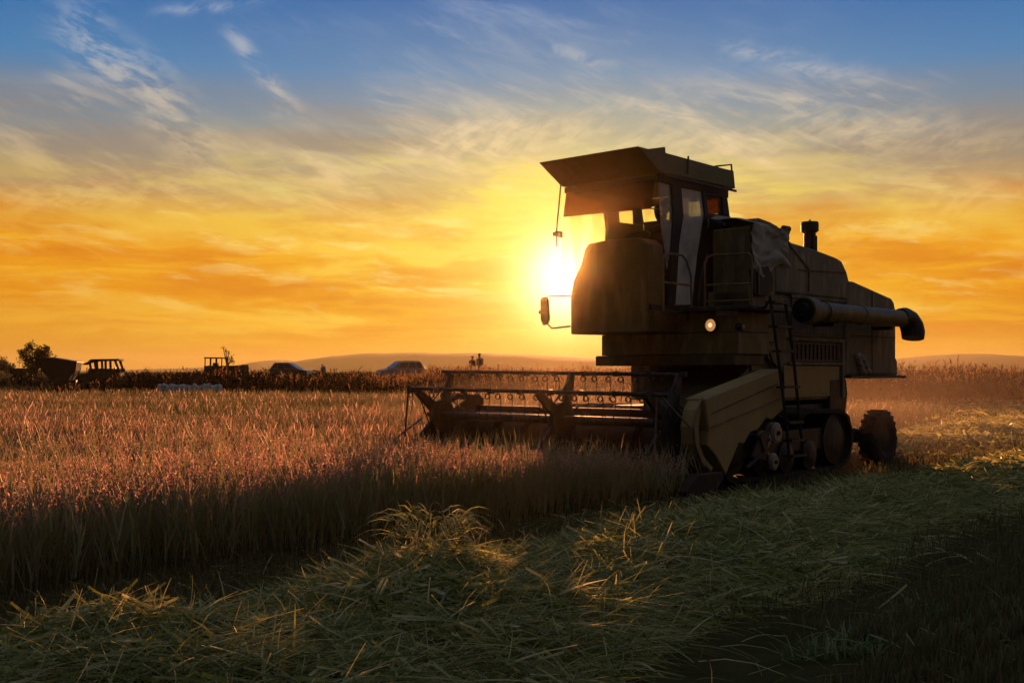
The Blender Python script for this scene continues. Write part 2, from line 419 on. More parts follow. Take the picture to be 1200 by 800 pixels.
SC.cycles.max_bounces = 7; SC.cycles.transparent_max_bounces = 12; SC.cycles.volume_bounces = 0
SC.cycles.diffuse_bounces = 3; SC.cycles.glossy_bounces = 3; SC.cycles.transmission_bounces = 5
SC.cycles.sample_clamp_indirect = 4.0
# ------------------------------------------------------------------ the combine harvester (local x = rearward, y = across, z = up)
CH = thing('combine_harvester', 'old yellow combine harvester with high cab and wide reel, cutting the crop against the sun', 'combine harvester',
           (P0[0], P0[1], 0), math.atan2(U[1], U[0]))
def poly(pts, b): return [S(x, y, b) for x, y in pts]
YN, YF = 1.50, 2.92                                   # near and far side of the cab

# --- roof with its sloping front visor
rp = poly([(748,171),(760,174.5),(780,172),(780.6,179),(849,197.5),(860,200),(862,221),(774,202)], 1.45)
roof = MB().prism(rp, 1.45, 2.97).build('cab_roof', M['olive'], CH, .012)
MB().tube([(*S(838,195,1.5)[:1], 1.5, S(838,195,1.5)[1]), (S(857,193,1.5)[0], 1.5, S(857,193,1.5)[1]), (S(858,206,1.5)[0], 1.5, S(858,206,1.5)[1])], .012, 6).build('roof_rail', M['dark'], roof)
f = S(806, 186, 1.45); MB().box((f[0]-.012, 1.437, f[1]-.19), (f[0]+.012, 1.449, f[1]+.03)).build('roof_seam', M['dark'], roof)
f = S(858, 221, 1.45); MB().box((1.75, 1.43, 3.622), (3.40, 1.447, 3.65)).build('roof_gutter', M['dark'], roof)

# --- cab frame
c = MB()
def both(pts, w=.06, far=None):
    q = poly(pts, YN)
    c.prism(q, YN, YN + w)
    if far != 0: c.prism(far or q, YF - w, YF)
both([(787,209),(798,211),(801.5,253),(796.5,285),(792,357),(783,357),(786,300),(789,253)], .06, 0)   # door pillar
both([(822.5,221),(827.5,221),(830,250),(828,300),(826,358),(812,358),(818,301),(826,250)], .06, [(2.46,3.62),(2.76,3.62),(2.80,3.28),(2.80,2.1),(2.40,2.1),(2.52,2.75),(2.55,3.2)])   # rear door jamb
both([(772,203),(853,222),(853.5,229.5),(797,219.5),(772,212)], .055)                                  # head rail
both([(827.5,225),(853,229),(853.2,232),(828,229.5)], .05)
both([(846.5,231),(852.5,231),(855.5,253),(847,251)], .07)                                             # rear post
both([(829,249),(856,253),(862,352),(826,358)], .05)                                                   # rear quarter panel
c.box((1.68, YN + .01, 3.56), (1.74, YF - .01, 3.63))                                                  # front header
c.box((3.34, YN + .05, 3.56), (3.40, YF - .05, 3.66)); c.box((3.36, YN + .05, 2.1), (3.42, YF - .05, 3.36))   # rear wall under the rear window
c.box((3.35, 2.16, 3.36), (3.40, 2.24, 3.56))
c.box((1.52, 1.46, 2.02), (2.5, 2.62, 2.09)).box((2.5, 1.462, 2.02), (3.44, 2.94, 2.088))                                                          # floor
cab = c.build('cab', M['black'], CH, .008)
nose = [(2.66,1.76),(2.665,2.22),(2.62,2.42),(2.50,2.62),(2.44,2.80),(2.38,2.865),(2.07,2.89),(1.62,2.88),(1.52,2.80),(1.50,2.10),(1.46,1.76)]
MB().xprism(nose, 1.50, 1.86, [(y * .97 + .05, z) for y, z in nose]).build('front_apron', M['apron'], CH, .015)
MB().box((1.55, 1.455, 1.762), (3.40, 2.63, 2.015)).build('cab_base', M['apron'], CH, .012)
# glass
w = MB().hexa([(1.64,1.53,3.24),(1.67,YF-.03,3.24),(1.672,YF-.03,3.26),(1.645,1.53,3.26),(1.66,1.53,3.62),(1.69,YF-.03,3.62),(1.692,YF-.03,3.625),(1.665,1.53,3.625)])
def pane(name, pts, m):                                   # thin slab with four corners
    p = [Vector(q) for q in pts]; n = (p[1]-p[0]).cross(p[2]-p[0]).normalized() * .004
    return MB().hexa([*(q - n for q in p), *(q + n for q in p)]).build(name, m, cab)
pane('windshield', [(1.50,1.545,2.885),(1.52,YF-.06,2.36),(1.64,YF-.03,3.255),(1.62,1.53,3.225)], M['glass'])
pane('sun_visor', [(1.62,1.53,3.225),(1.64,YF-.03,3.255),(1.70,YF-.03,3.57),(1.68,1.53,3.575)], M['tint'])['label'] = 'red-brown tinted sun strip'
for y, mm in ((YN + .02, M['dustglass']), (YF - .02, M['glass'])):
    q = poly([(797,219),(823,223),(826,250),(818,301),(812,357),(791,357),(796,282),(801,253)], YN)
    d = MB().prism(q, y - .004, y + .004).build('door', mm, cab)
    q2 = poly([(773,211),(788,213),(789,253),(786,297),(783,315),(776,262)], YN)
    MB().prism(q2, y - .004, y + .004).build('quarter_window', M['sidedust'] if y < 2 else mm, cab)
    q3 = poly([(828,229),(847,232),(847,251),(829.5,249)], YN)
    MB().prism(q3, y - .004, y + .004).build('rear_side_window', M['amberglass'] if y < 2 else mm, cab)
h = S(827, 262, 1.5); MB().tube([(h[0], 1.47, h[1] + .06), (h[0], 1.455, h[1]), (h[0], 1.47, h[1]-.06)], .01, 6).build('door_handle', M['bare'], cab)
MB().box((3.376, YN + .06, 3.37), (3.384, YF - .06, 3.55)).build('rear_window', M['glass'], cab)
# seat, console, steering wheel
s_ = MB().box((2.62, 1.95, 2.55), (3.10, 2.45, 2.66)).box((3.0, 1.95, 2.66), (3.13, 2.45, 3.2)).box((2.72, 2.05, 2.09), (3.0, 2.35, 2.55)).build('seat', M['seat'], cab, .04)
MB().box((1.88, 2.0, 2.09), (2.15, 2.4, 2.85)).build('console', M['black'], cab, .03)
MB().box((2.5, 2.55, 2.09), (3.2, 2.8, 2.8)).build('control_box', M['black'], cab, .03)
MB().torus((2.22, 2.2, 2.98), (-.5, 0, .87), .2, .014, 24, 6).tube([(2.05, 2.2, 2.75), (2.22, 2.2, 2.98)], .025, 8).build('steering_wheel', M['black'], cab, smooth=True)

# --- mirrors on the far front corner
mr = MB().tube([(1.60, 2.90, 3.66), (1.50, 2.89, 3.05), (1.48, 2.87, 2.86)], .011, 6).box((1.475, 2.87, 3.0), (1.525, 2.93, 3.05)).build('mirror_stay', M['dark'], CH)
MB().hexa([(1.44,2.80,2.97),(1.52,2.80,2.97),(1.52,2.865,2.99),(1.44,2.865,2.99),(1.44,2.80,3.05),(1.52,2.80,3.05),(1.52,2.865,3.06),(1.44,2.865,3.06)]).build('marker_lamp', M['black'], mr, .01)
MB().tube([(1.47, 2.62, 2.235), (1.45, 2.98, 2.245), (1.45, 3.04, 2.20)], .009, 6).build('mirror_bracket', M['dark'], CH, smooth=True)
ms = MB().tube([(1.47, 2.64, 1.86), (1.45, 2.92, 1.84), (1.45, 3.0, 1.90)], .012, 6).build('mirror_bracket', M['dark'], CH)
mo = [(3.10,2.20),(3.075,2.235),(3.02,2.24),(2.985,2.2),(2.965,1.95),(2.99,1.90),(3.06,1.88),(3.095,1.95)]
MB().xprism(mo, 1.43, 1.475).box((1.44, 3.09, 2.03), (1.46, 3.14, 2.07)).build('mirror', M['black'], ms, .012)

# --- platform, front wall, lamps, rails
MB().box((1.90, .36, 2.005), (2.86, 1.452, 2.055)).build('platform', M['dark'], CH, .01)
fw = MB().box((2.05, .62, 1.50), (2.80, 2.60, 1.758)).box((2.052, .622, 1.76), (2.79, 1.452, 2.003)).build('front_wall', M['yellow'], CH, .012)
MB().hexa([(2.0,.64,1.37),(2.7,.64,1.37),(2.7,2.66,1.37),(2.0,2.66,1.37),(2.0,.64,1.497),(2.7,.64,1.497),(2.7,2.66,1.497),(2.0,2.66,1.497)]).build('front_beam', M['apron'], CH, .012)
def lamp(y, z, r, lensm, lab=None):
    o = MB().lathe((2.05, y, z), (-1, 0, 0), [(0, r*.6), (.02, r), (.075, r*1.06), (.085, r*1.06), (.085, r*.97), (.07, r*.96)], 20).build('headlamp', M['bare'], CH, smooth=True)
    MB().lathe((2.05, y, z), (-1, 0, 0), [(.072, r*.95), (.088, r*.8), (.098, r*.45), (.101, r*.05)], 20).build('lens', lensm, o, smooth=True)
    if lensm is M['lamp']: MB().lathe((2.05, y-.008, z), (-1, 0, 0), [(.095, .03), (.104, .026), (.108, .01)], 14).build('bulb', M['bulb'], o, smooth=True)
    if lab: o['label'] = lab
y_, z_ = Fr(834, 381, 2.0); lamp(y_, z_, .075, M['lamp'], 'lit warm round headlamp')
y_, z_ = Fr(867, 383, 2.0); lamp(y_, z_, .05, M['carglass'], 'small unlit headlamp')
(y0, z0), (y1, z1) = Fr(839, 360, 2.03), Fr(863, 369, 2.03)
MB().hexa([(2.035,y1,z1-.005),(2.049,y1,z1-.005),(2.049,y0,z1),(2.035,y0,z1),(2.035,y1,z0-.02),(2.049,y1,z0-.02),(2.049,y0,z0),(2.035,y0,z0)]).build('plate', M['rag'], CH)
hr = MB().tube([(1.95,1.0,2.05),(1.95,1.0,2.56),(1.95,.97,2.63),(1.95,.90,2.655),(1.95,.42,2.64),(1.95,.38,2.60),(1.95,.38,2.05)], .014, 8)
hr.tube([(1.95,1.0,2.31),(1.95,.38,2.30)], .012, 6).tube([(1.95,1.0,2.12),(1.95,.38,2.11)], .010, 6).build('handrail', M['yellow'], CH, smooth=True)
MB().tube([(1.53,1.30,2.0),(1.53,1.30,2.62),(1.60,1.30,2.68),(1.93,1.30,2.68),(2.02,1.30,2.62),(2.10,1.29,2.45),(2.12,1.29,2.05)], .014, 8).tube([(1.53,1.3,2.34),(2.12,1.29,2.33)], .012, 6).build('handrail', M['yellow'], CH, smooth=True)
MB().tube([(2.14,1.22,2.06),(2.2,1.2,2.5),(2.32,1.2,2.72)], .014, 8).build('grab_bar', M['dark'], CH, smooth=True)
MB().tube([(2.05,1.3,1.9),(2.05,1.3,2.0),(1.53,1.3,2.0)], .02, 6).build('rail_bracket', M['dark'], CH)

# --- grain tank
tp = [(3.46,2.30),(3.46,3.09),(3.62,3.07)] + poly([(928,284),(955,292),(980,301.5),(987,306),(993,319),(996,331.5)], .9) + [(5.57,2.30)]
tank = MB().prism(tp, .90, 2.93).build('grain_tank', M['greyside'], CH, .03)
MB().prism([(2.82,1.66),(2.82,3.08),(3.45,3.11),(3.45,1.66)], .90, 1.44).build('tank_front', M['yellow'], CH, .02)
lp = poly([(863,262),(866,257),(880,256.3),(890,255.2),(902,259.5),(911,264.5),(917,270),(923,286)], 1.3)
MB().prism(lp, 1.3, 2.4, [(x*.98+.08, z-.03) for x, z in lp]).build('tank_lid', M['greyside'], tank, .02)
ca, cz = S(917, 268, 1.5)
MB().tube([(ca-.05,1.5,cz-.15),(ca-.02,1.5,cz-.02),(ca,1.5,cz+.02)], .02, 6).lathe((ca,1.5,cz+.005),(1,0,.02),[(0,.03),(.02,.045),(.17,.045),(.19,.03)],10).build('lid_crank', M['dark'], tank)
MB().prism([(4.05,2.62),(5.40,2.67),(5.40,2.685),(4.05,2.635)], .889, .898).prism([(4.33,2.36),(4.35,2.36),(4.35,2.63),(4.33,2.63)], .889, .898).prism([(3.62,3.02),(3.64,3.04),(4.36,2.66),(4.34,2.64)], .889, .898).build('tank_seam', M['dark'], tank)
# crumpled canvas over the front of the tank, modelled fold by fold
nx, nz = 46, 40; vs_ = []; fs_ = []
from mathutils import noise as mn
for side_ in (0, 1):
    for i in range(nx):
        for j in range(nz):
            u_, t_ = i/(nx-1), j/(nz-1)
            top_a = 2.80 + u_*.92; top_z = 3.14 - .02*u_
            bot_z = 2.58 - .12*math.sin(u_*5.5) - .10*max(0, u_-.55)
            z = bot_z + (top_z - bot_z) * min(1, t_*1.35)
            over = max(0, t_ - .74) / .26
            fold = mn.noise(Vector((u_*2.2, t_*7.5 + u_*2.2, 1.3))) * .040 + mn.noise(Vector((u_*6, t_*15, 7.))) * .016
            y = .862 + fold - (.0 if side_ == 0 else -.012) + over * .6
            z += over * (.10 + .05*math.sin(u_*9)) + (fold if over > 0 else 0)
            vs_.append((top_a + .05*mn.noise(Vector((t_*4, u_*2, 3.))), y, z))
for s in (0, 1):
    for i in range(nx-1):
        for j in range(nz-1):
            k = s*nx*nz + i*nz + j; fs_.append((k, k+1, k+nz+1, k+nz))
MB().add(vs_, fs_).build('canvas_cover', M['canvas'], tank, smooth=True)
ip = poly([(880,315),(899,312),(904,326),(904,340),(898,347),(883,345)], .87)
io = MB().prism(ip, .85, .899).build('intake_opening', M['black'], CH)
MB().tube([(S(888.5,312,.84)[0],.84,S(888,312,.84)[1]),(S(889.5,344,.84)[0],.84,S(889,345,.84)[1])], .012, 6).build('intake_bar', M['bare'], io)
# air intake stack
st = MB().lathe((5.75, 1.6, 2.5), (0,0,1), [(0,.085),(.82,.088),(.83,.10),(.84,.10)], 20).build('intake_stack', M['dark'], CH, smooth=True)
MB().lathe((5.75, 1.6, 3.33), (0,0,1), [(0,.10),(.02,.128),(.13,.128),(.155,.12),(.16,.02),(.19,.012)], 20).build('cap', M['dark'], st, smooth=True)
for a0 in (-.035, .04):
    MB().box((5.75+a0-.015, 1.508, 3.06), (5.75+a0+.015, 1.52, 3.28)).build('stack_slot', M['rust'], st)

# --- rear hood and lower body
rh = MB().prism([(5.47,1.24),(5.47,2.575),(5.72,2.575),(7.0,2.40),(7.10,2.34),(7.16,2.22),(7.16,1.24)], .90, 2.93).build('rear_hood', M['greyside'], CH, .03)
MB().box((5.42,.80,1.20),(7.30,2.95,1.238)).build('rear_ledge', M['dark'], rh, .006)
MB().prism([(7.162,1.24),(7.25,1.24),(7.25,1.45),(7.20,1.50),(7.162,1.50)], .92, 2.9).build('tail_box', M['greyside'], rh, .01)
lb = MB().box((2.82,.95,.92),(5.44,2.70,2.298)).build('lower_body', M['greyside'], CH, .015)
pn = MB().box((3.95,.93,1.77),(5.44,.949,2.26))
for k in range(16):
    for z in (1.81, 2.22): pn.lathe((4.0+k*.093,.931,z),(0,-1,0),[(-.002,.012),(.004,.011),(.008,.006)],6)
pn.build('side_panel', M['panel'], lb, .006)
MB().box((3.95,.935,1.43),(5.40,.949,1.69)).build('side_panel', M['panel'], lb, .006)
pn = MB().box((3.72,.925,.96),(5.30,.949,1.37))
for k in range(14):
    for z in (1.0, 1.33): pn.lathe((3.78+k*.113,.926,z),(0,-1,0),[(-.002,.013),(.004,.012),(.008,.007)],6)
pn.build('side_panel', M['shield'], lb, .006)
vt = MB()
for k in range(11): vt.box((4.08+k*.115,.918,1.46),(4.13+k*.115,.934,1.66))
vt.build('vent', M['dark'], lb)
hb_ = MB()
for k in range(3): hb_.tube([(3.0+k*.12,.90,1.64),(3.05+k*.12,.86,1.50-k*.04),(3.35+k*.1,.85,1.28),(3.62,.88,1.02+k*.05)], .014, 6)
hb_.build('hydraulic_hose', M['rubber'], lb, smooth=True)
MB().prism([(6.3,1.26),(6.32,1.26),(6.32,2.46),(6.3,2.47)], .892, .9).prism([(5.60,1.80),(7.12,1.80),(7.12,1.815),(5.60,1.815)], .892, .9).build('hood_seam', M['dark'], rh)
r_ = MB().box((3.85,.905,1.70),(5.45,.948,1.745)).box((3.85,.905,1.385),(5.45,.948,1.42)).box((5.36,.90,.93),(5.44,.948,1.75)).box((3.9,.915,2.262),(5.5,.948,2.31)).build('body_rib', M['greyside'], lb, .006)
MB().box((2.85,.90,1.30),(3.55,.949,1.62)).build('side_panel', M['yellow'], lb, .008)
MB().prism([(5.0,.72),(5.3,.66),(5.5,.72),(5.56,1.0),(5.52,1.19),(5.0,1.19)], .92, 1.3).build('straw_outlet', M['dark'], CH, .02)
MB().box((2.4,1.0,.45),(5.0,2.68,.86)).box((2.9,1.2,.86),(4.9,2.5,.918)).box((4.4,1.3,.38),(6.2,1.5,.55)).box((4.4,2.3,.38),(6.2,2.5,.55)).build('chassis', M['dark'], CH, .02)

# --- unloading auger folded along the side
ua_ = MB().lathe((3.62,.60,2.07),(1,0,0),[(0,.0),(0,.17),(.10,.175),(.22,.17),(.23,.128),(.5,.126),(.505,.142),(.56,.142),(.565,.126),(1.6,.124),(1.605,.136),(1.64,.136),(1.645,.124),(2.98,.122),(3.04,.12)],24).build('unloading_auger', M['yellow'], CH, smooth=True)
MB().lathe((3.615,.60,2.07),(-1,0,0),[(0,.15),(.012,.15),(.014,.10),(.05,.085),(.06,.0)],20).build('auger_end', M['black'], ua_, smooth=True)
MB().tube([(6.60,.60,2.09),(6.74,.60,2.10),(6.87,.59,2.06),(6.94,.57,1.97),(6.95,.55,1.87),(6.93,.545,1.79)], [.13,.14,.155,.17,.17,.16], 18).build('spout', M['dark'], ua_, smooth=True)
for x in (4.5, 6.3): MB().box((x,.62,1.90),(x+.1,.92,1.95)).build('auger_support', M['dark'], ua_)

# --- ladder
ld = MB(); LB = .03
rl = [S(x, y, LB) for x, y in ((902,346),(910.5,408),(922,500),(925,540))]
rr = [S(x, y, LB) for x, y in ((920,352),(929,411),(938,500),(942,540))]
for q in (rl, rr): ld.tube([(a, LB, z) for a, z in q], .018, 6)
ladder = ld.build('ladder', M['dark'], CH, smooth=True)
for k in range(7):
    t = .04 + k * .152
    def at(q):
        x = t * 3; i = min(2, int(x)); g = x - i
        return q[i][0]*(1-g)+q[i+1][0]*g, q[i][1]*(1-g)+q[i+1][1]*g
    (a0, z0), (a1, z1) = at(rl), at(rr)
    MB().hexa([(a0,LB-.05,z0-.015),(a1,LB-.05,z0-.015),(a1,LB+.07,z0-.015),(a0,LB+.07,z0-.015),(a0,LB-.05,z0+.01),(a1,LB-.05,z0+.01),(a1,LB+.07,z0+.01),(a0,LB+.07,z0+.01)]).build('step', M['dark'], ladder)
MB().tube([(rl[0][0],LB,rl[0][1]-.05),(2.2,.36,2.03)], .015, 6).build('ladder_stay', M['dark'], ladder)
MB().tube([(rr[2][0],LB,rr[2][1]),(2.6,.9,1.0)], .015, 6).build('ladder_stay', M['dark'], ladder)

# --- side shield
sh = poly([(826,467),(914,432),(919,478),(905,492),(898,490),(888,504),(880,506),(872,520),(866,519),(851,556),(840,535),(829,522),(831,505)], .15)
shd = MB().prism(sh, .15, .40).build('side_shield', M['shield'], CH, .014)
l0, l1 = S(833,500,.147), S(915,466,.147)
MB().prism([l0, l1, (l1[0], l1[1]-.012), (l0[0], l0[1]-.012)], .138, .148).build('shield_crease', M['greyside'], shd)
l0, l1 = S(834,484,.147), S(912,449,.147)
MB().prism([l0, l1, (l1[0], l1[1]-.008), (l0[0], l0[1]-.008)], .143, .148).build('shield_crease', M['dark'], shd)
arc = [(823,466),(816,480),(812.5,500),(814,520),(821,540),(833,553)]; arci = [(836,548),(826,536),(820,520),(819,500),(822,482),(829,467)]
MB().prism(poly(arc + arci, .2), .2, .36).build('guard_rim', M['shield'], shd, .006)
MB().tube([(S(x, y, .19)[0], .19, S(x, y, .19)[1]) for x, y in arc], .012, 6).build('guard_edge', M['bare'], shd)

# --- feeder house
MB().hexa([(1.34,.72,.22),(2.81,.9,.75),(2.81,2.25,.75),(1.34,1.52,.22),(1.34,.72,.78),(2.81,.9,1.36),(2.81,2.25,1.36),(1.34,1.52,.78)]).build('feeder_house', M['apron'], CH, .015)

# --- header
hb = MB().prism([(.52,.13),(.9,.10),(1.30,.20),(1.40,.45),(1.36,.80),(1.28,.83),(1.28,.80),(1.33,.45),(1.26,.24),(.9,.14),(.52,.15)], .46, 4.05)
hb.box((1.26,.46,.76),(1.38,4.05,.86))
hd = hb.build('header', M['rust'], CH, .008)
for y in (.08, 4.05):
    pl_ = [(-.02,.10),(1.40,.10),(1.40,.96),(1.15,.96),(.75,.78),(.30,.52),(.0,.28)] if y > 1 else [(.30,.10),(1.40,.10),(1.40,.62),(.95,.55),(.55,.42)]
    if y < 1: y = .41
    MB().prism(pl_, y, y + .045).build('end_sheet', M['rust'], hd, .006)
    yy = y + .02
    if y < 1: continue
    dv = MB().hexa([(-.62,yy-.02,.06),(.02,yy-.11,.08),(.02,yy+.11,.08),(-.62,yy+.02,.06),(-.62,yy-.02,.12),(.02,yy-.06,.42),(.02,yy+.06,.42),(-.62,yy+.02,.12)]).build('crop_divider', M['rust'], hd, .01)
    MB().tube([(-.45,yy,.2),(-.1,yy+.02,.5),(.3,yy,.72)], .012, 6).build('divider_rod', M['bare'], dv)
q = [S(802,577,-.06), S(819,556,-.06), S(848,553,-.06), S(846,566,-.06), S(828,584,-.06)]
MB().prism(q, -.06, .06).build('crop_divider', M['rust'], hd, .01)
cb = MB()
cb.box((.46,.12,.12),(.54,4.05,.15))
for k in range(52):
    y = .16 + k*.0755; cb.hexa([(.34,y-.006,.125),(.46,y-.02,.125),(.46,y+.02,.125),(.34,y+.006,.125),(.34,y-.006,.135),(.46,y-.02,.14),(.46,y+.02,.14),(.34,y+.006,.135)])
cb.build('cutter_bar', M['bare'], hd)
au = MB().lathe((1.0,.46,.55),(0,1,0),[(0,.17),(3.58,.17)],24).build('feed_auger', M['rust'], hd, smooth=True)
for (ya, yb, sg) in ((.47,1.45,1),(4.03,2.45,-1)):
    n = 84; vv = []; ff = []
    for i in range(n+1):
        t = i/n; y = ya+(yb-ya)*t; an = sg*t*2*math.pi*abs(yb-ya)/.48
        for r in (.165, .255):
            for e in (-.004, .004): vv.append((1.0+math.cos(an)*r, y+e, .55+math.sin(an)*r))
    for i in range(n):
        o = i*4; ff += [(o,o+4,o+6,o+2),(o+1,o+3,o+7,o+5),(o+2,o+6,o+7,o+3)]
    MB().add(vv, ff).build('flighting', M['rust'], au)
fg = MB()
for k in range(14):
    an = k*2.4; y = 1.55+k*.065; fg.tube([(1.0,y,.55),(1.0+math.cos(an)*.27,y,.55+math.sin(an)*.27)], .008, 5)
fg.build('auger_finger', M['bare'], au)

# --- reel: five tine bars round an axle
RX, RZ, RR = .44, .755, .54
ang5 = [R(72.5 + 72*k) for k in range(5)]
reel = MB().tube([(RX,.43,RZ),(RX,4.0,RZ)], .05, 10).build('reel', M['dark'], CH, smooth=True)
for y in (.47, 1.92, 3.86):
    sp = MB().lathe((RX,y-.03,RZ),(0,1,0),[(0,.05),(.0,.20),(.06,.20),(.06,.05)],20)
    for a in ang5:
        d = Vector((math.cos(a),0,math.sin(a))); e = Vector((-d.z,0,d.x)); c0 = Vector((RX,y,RZ))
        w0, w1 = .075, .04
        p = [c0+d*.1-e*w0, c0+d*.1+e*w0, c0+d*RR+e*w1, c0+d*RR-e*w1]
        sp.hexa([*(v+Vector((0,-.022,0)) for v in p), *(v+Vector((0,.022,0)) for v in p)])
    for k in range(5):
        a, b = ang5[k], ang5[(k+1) % 5]
        pa = Vector((RX+math.cos(a)*RR*.93,y,RZ+math.sin(a)*RR*.93)); pb = Vector((RX+math.cos(b)*RR*.45,y,RZ+math.sin(b)*RR*.45))
        sp.tube([pa, pb], .010, 6)
    sp.build('reel_spider', M['dark'], reel, .004)
tine_me = None
for k, a in enumerate(ang5):
    x, z = RX+math.cos(a)*RR, RZ+math.sin(a)*RR
    tb = MB().tube([(x,.20 if x < .3 else .43,z-.005),(x,4.02,z+.025)], .022, 8)
    for j in range(9): tb.box((x-.026,.38+j*.44,z-.026),(x+.026,.44+j*.44,z+.03))
    tb.build('tine_bar', M['dark'], reel, smooth=True)
    for j in range(20):
        y = .50 + j*.181 + random.uniform(-.02,.02)
        if tine_me is None:
            t = MB().torus((0,0,-.058),(.45,.9,0),.029,.006,16,6).torus((.006,.012,-.058),(.45,.9,0),.029,.006,16,6).tube([(0,0,0),(.0,0,-.028)],.008,5).tube([(.030,-.012,-.06),(.026,-.01,-.16),(.012,0,-.30)],.0046,5)
            o = t.build('tine', M['dark'], reel, smooth=True); tine_me = o.data
        else:
            o = bpy.data.objects.new('tine', tine_me); COL.objects.link(o); o.parent = reel
        o.location = (x, y, z + .005*j/20); o.rotation_euler = (0, random.uniform(-.12,.10), random.uniform(-.15,.15))
for y in (.46, 4.10):
    MB().tube([(1.36,y,.95),(.95,y,.98),(RX,y,RZ)], [.045,.04,.035], 8).tube([(1.3,y,.55),(.8,y,.86)], .025, 8).build('reel_arm', M['dark'], CH, smooth=True)
MB().tube([(0,.33,1.09),(0,.37,.30)], .011, 6).build('reel_rod', M['bare'], reel)
MB().tube([(0.02,.30,1.05),(.30,.12,.72)], .011, 6).build('reel_rod', M['bare'], reel)
MB().tube([(-.02,3.97,1.14),(0.0,4.06,.50)], .013, 6).build('reel_rod', M['dark'], reel)

# --- half-tracks in front, small steered wheels behind
def hull(circs, n=20):
    pts = [(cx+r*math.cos(2*math.pi*k/n), cz+r*math.sin(2*math.pi*k/n)) for cx, cz, r in circs for k in range(n)]
    pts = sorted(set(pts))
    def half(ps):
        o = []
        for p in ps:
            while len(o) >= 2 and (o[-1][0]-o[-2][0])*(p[1]-o[-2][1])-(o[-1][1]-o[-2][1])*(p[0]-o[-2][0]) <= 0: o.pop()
            o.append(p)
        return o
    a = half(pts); b = half(pts[::-1]); return a[:-1]+b[:-1]
def track(y0, y1, yout):
    wh = [(1.75,.44,.36),(2.45,.24,.20),(3.05,.24,.20),(3.65,.24,.20),(4.35,.40,.34)]
    ou = hull([(x,z,r+.045) for x,z,r in wh]); inn = hull(wh)
    o = MB(); n = len(ou)
    # belt as a closed band with lugs
    def resample(pl, m=72):
        P = [Vector((x,0,z)) for x,z in pl]; P.append(P[0]); Ls = [0]
        for i in range(len(P)-1): Ls.append(Ls[-1]+(P[i+1]-P[i]).length)
        out = []
        for k in range(m):
            t = Ls[-1]*k/m; i = max(j for j in range(len(Ls)-1) if Ls[j] <= t); g = (t-Ls[i])/max(1e-9,Ls[i+1]-Ls[i]); out.append(P[i].lerp(P[i+1], g))
        return out
    A = resample(ou); B = resample(inn); m = len(A)
    vv = []; 
    for k in range(m):
        c_ = Vector((3.0,0,.35)); lug = .03 if k % 3 == 0 else 0
        d = (A[k]-c_).normalized()*lug
        vv += [(A[k].x+d.x,y0,A[k].z+d.z),(A[k].x+d.x,y1,A[k].z+d.z),(B[k].x,y1,B[k].z),(B[k].x,y0,B[k].z)]
    ff = []
    for k in range(m):
        p, q = k*4, ((k+1) % m)*4
        ff += [(p,q,q+1,p+1),(p+1,q+1,q+2,p+2),(p+2,q+2,q+3,p+3),(p+3,q+3,q,p)]
    T = MB().add(vv, ff).build('crawler_track', M['rubber'], CH)
    T.location.z = .02
    for x, z, r in wh:
        MB().lathe((x,y0+.04,z),(0,1,0),[(0,.03),(0,r*.55),(.03,r*.75),(.03,r-.01),(y1-y0-.11,r-.01),(y1-y0-.11,r*.7),(y1-y0-.08,.03)],24).build('road_wheel', M['dark'], T, smooth=True)
    MB().box((1.7,y0+.1,.28),(4.4,y1-.1,.56)).build('track_frame', M['dark'], T, .02)
    return T
track(.46,.94,.4); track(2.86,3.34,3.4)
for px, py, r in ((911,507,.125),(899,515,.105),(908,541,.105)):
    a, z = S(px, py, .45)
    o = MB().lathe((a,.44,z),(0,1,0),[(0,r*.78),(.012,r*.80),(.02,r),(.05,r),(.055,r*.8),(.075,r*.8),(.08,r),(.11,r),(.115,.02)],24).build('belt_pulley', M['cream'], CH, smooth=True)
    MB().lathe((a,.445,z),(0,-1,0),[(0,r*.2),(.03,r*.2),(.032,.01)],12).build('pulley_hub', M['dark'], o, smooth=True)
a1, z1 = S(911,507,.5); a2, z2 = S(899,515,.5); a3, z3 = S(908,541,.5)
MB().prism([(2.0,.32),(2.35,.25),(2.45,.62),(2.2,.55)], .42, .45).tube([(1.9,.43,.2),(2.3,.43,.36),(2.2,.43,.55)], .03, 6).build('drive_linkage', M['dark'], CH, .01)
WX, WZ, WR = 5.75, .345, .41
for y in (.43, 2.9):
    wl = MB().lathe((WX,y,WZ),(0,1,0),[(0.03,.17),(0,.24),(.0,.33),(.03,WR-.02),(.07,WR),(.19,WR),(.23,WR-.02),(.26,.33),(.26,.24),(.23,.17)],36)
    for k in range(22):
        a = 2*math.pi*k/22
        for sg in (0, 1):
            aa = a + sg*math.pi/22; d = Vector((math.cos(aa),0,math.sin(aa))); e = Vector((-d.z,0,d.x)); c0 = Vector((WX,y+.03+sg*.11,WZ))
            p = [c0+d*(WR-.01)-e*.025, c0+d*(WR-.01)+e*.025, c0+d*(WR+.010)+e*.02, c0+d*(WR+.010)-e*.02]
            wl.hexa([*p, *(v+Vector((0,.10,0)) for v in p)])
    tyre = wl.build('rear_wheel', M['rubber'], CH)
    MB().lathe((WX,y,WZ),(0,1,0),[(.035,.03),(.035,.09),(.06,.12),(.05,.17),(.03,.205),(.04,.215),(.23,.205),(.22,.03)],28).build('rim', M['cream'], tyre, smooth=True)
ax = MB().tube([(WX,.66,.36),(WX,2.92,.36)], .07, 10).box((5.6,1.7,.40),(6.1,2.1,.75)).box((5.4,1.3,.56),(6.1,2.5,.70)).tube([(4.6,1.05,.60),(5.4,.86,.48),(5.75,.78,.42)], .055, 8).tube([(4.6,1.0,.42),(5.75,.92,.36)], .028, 6)
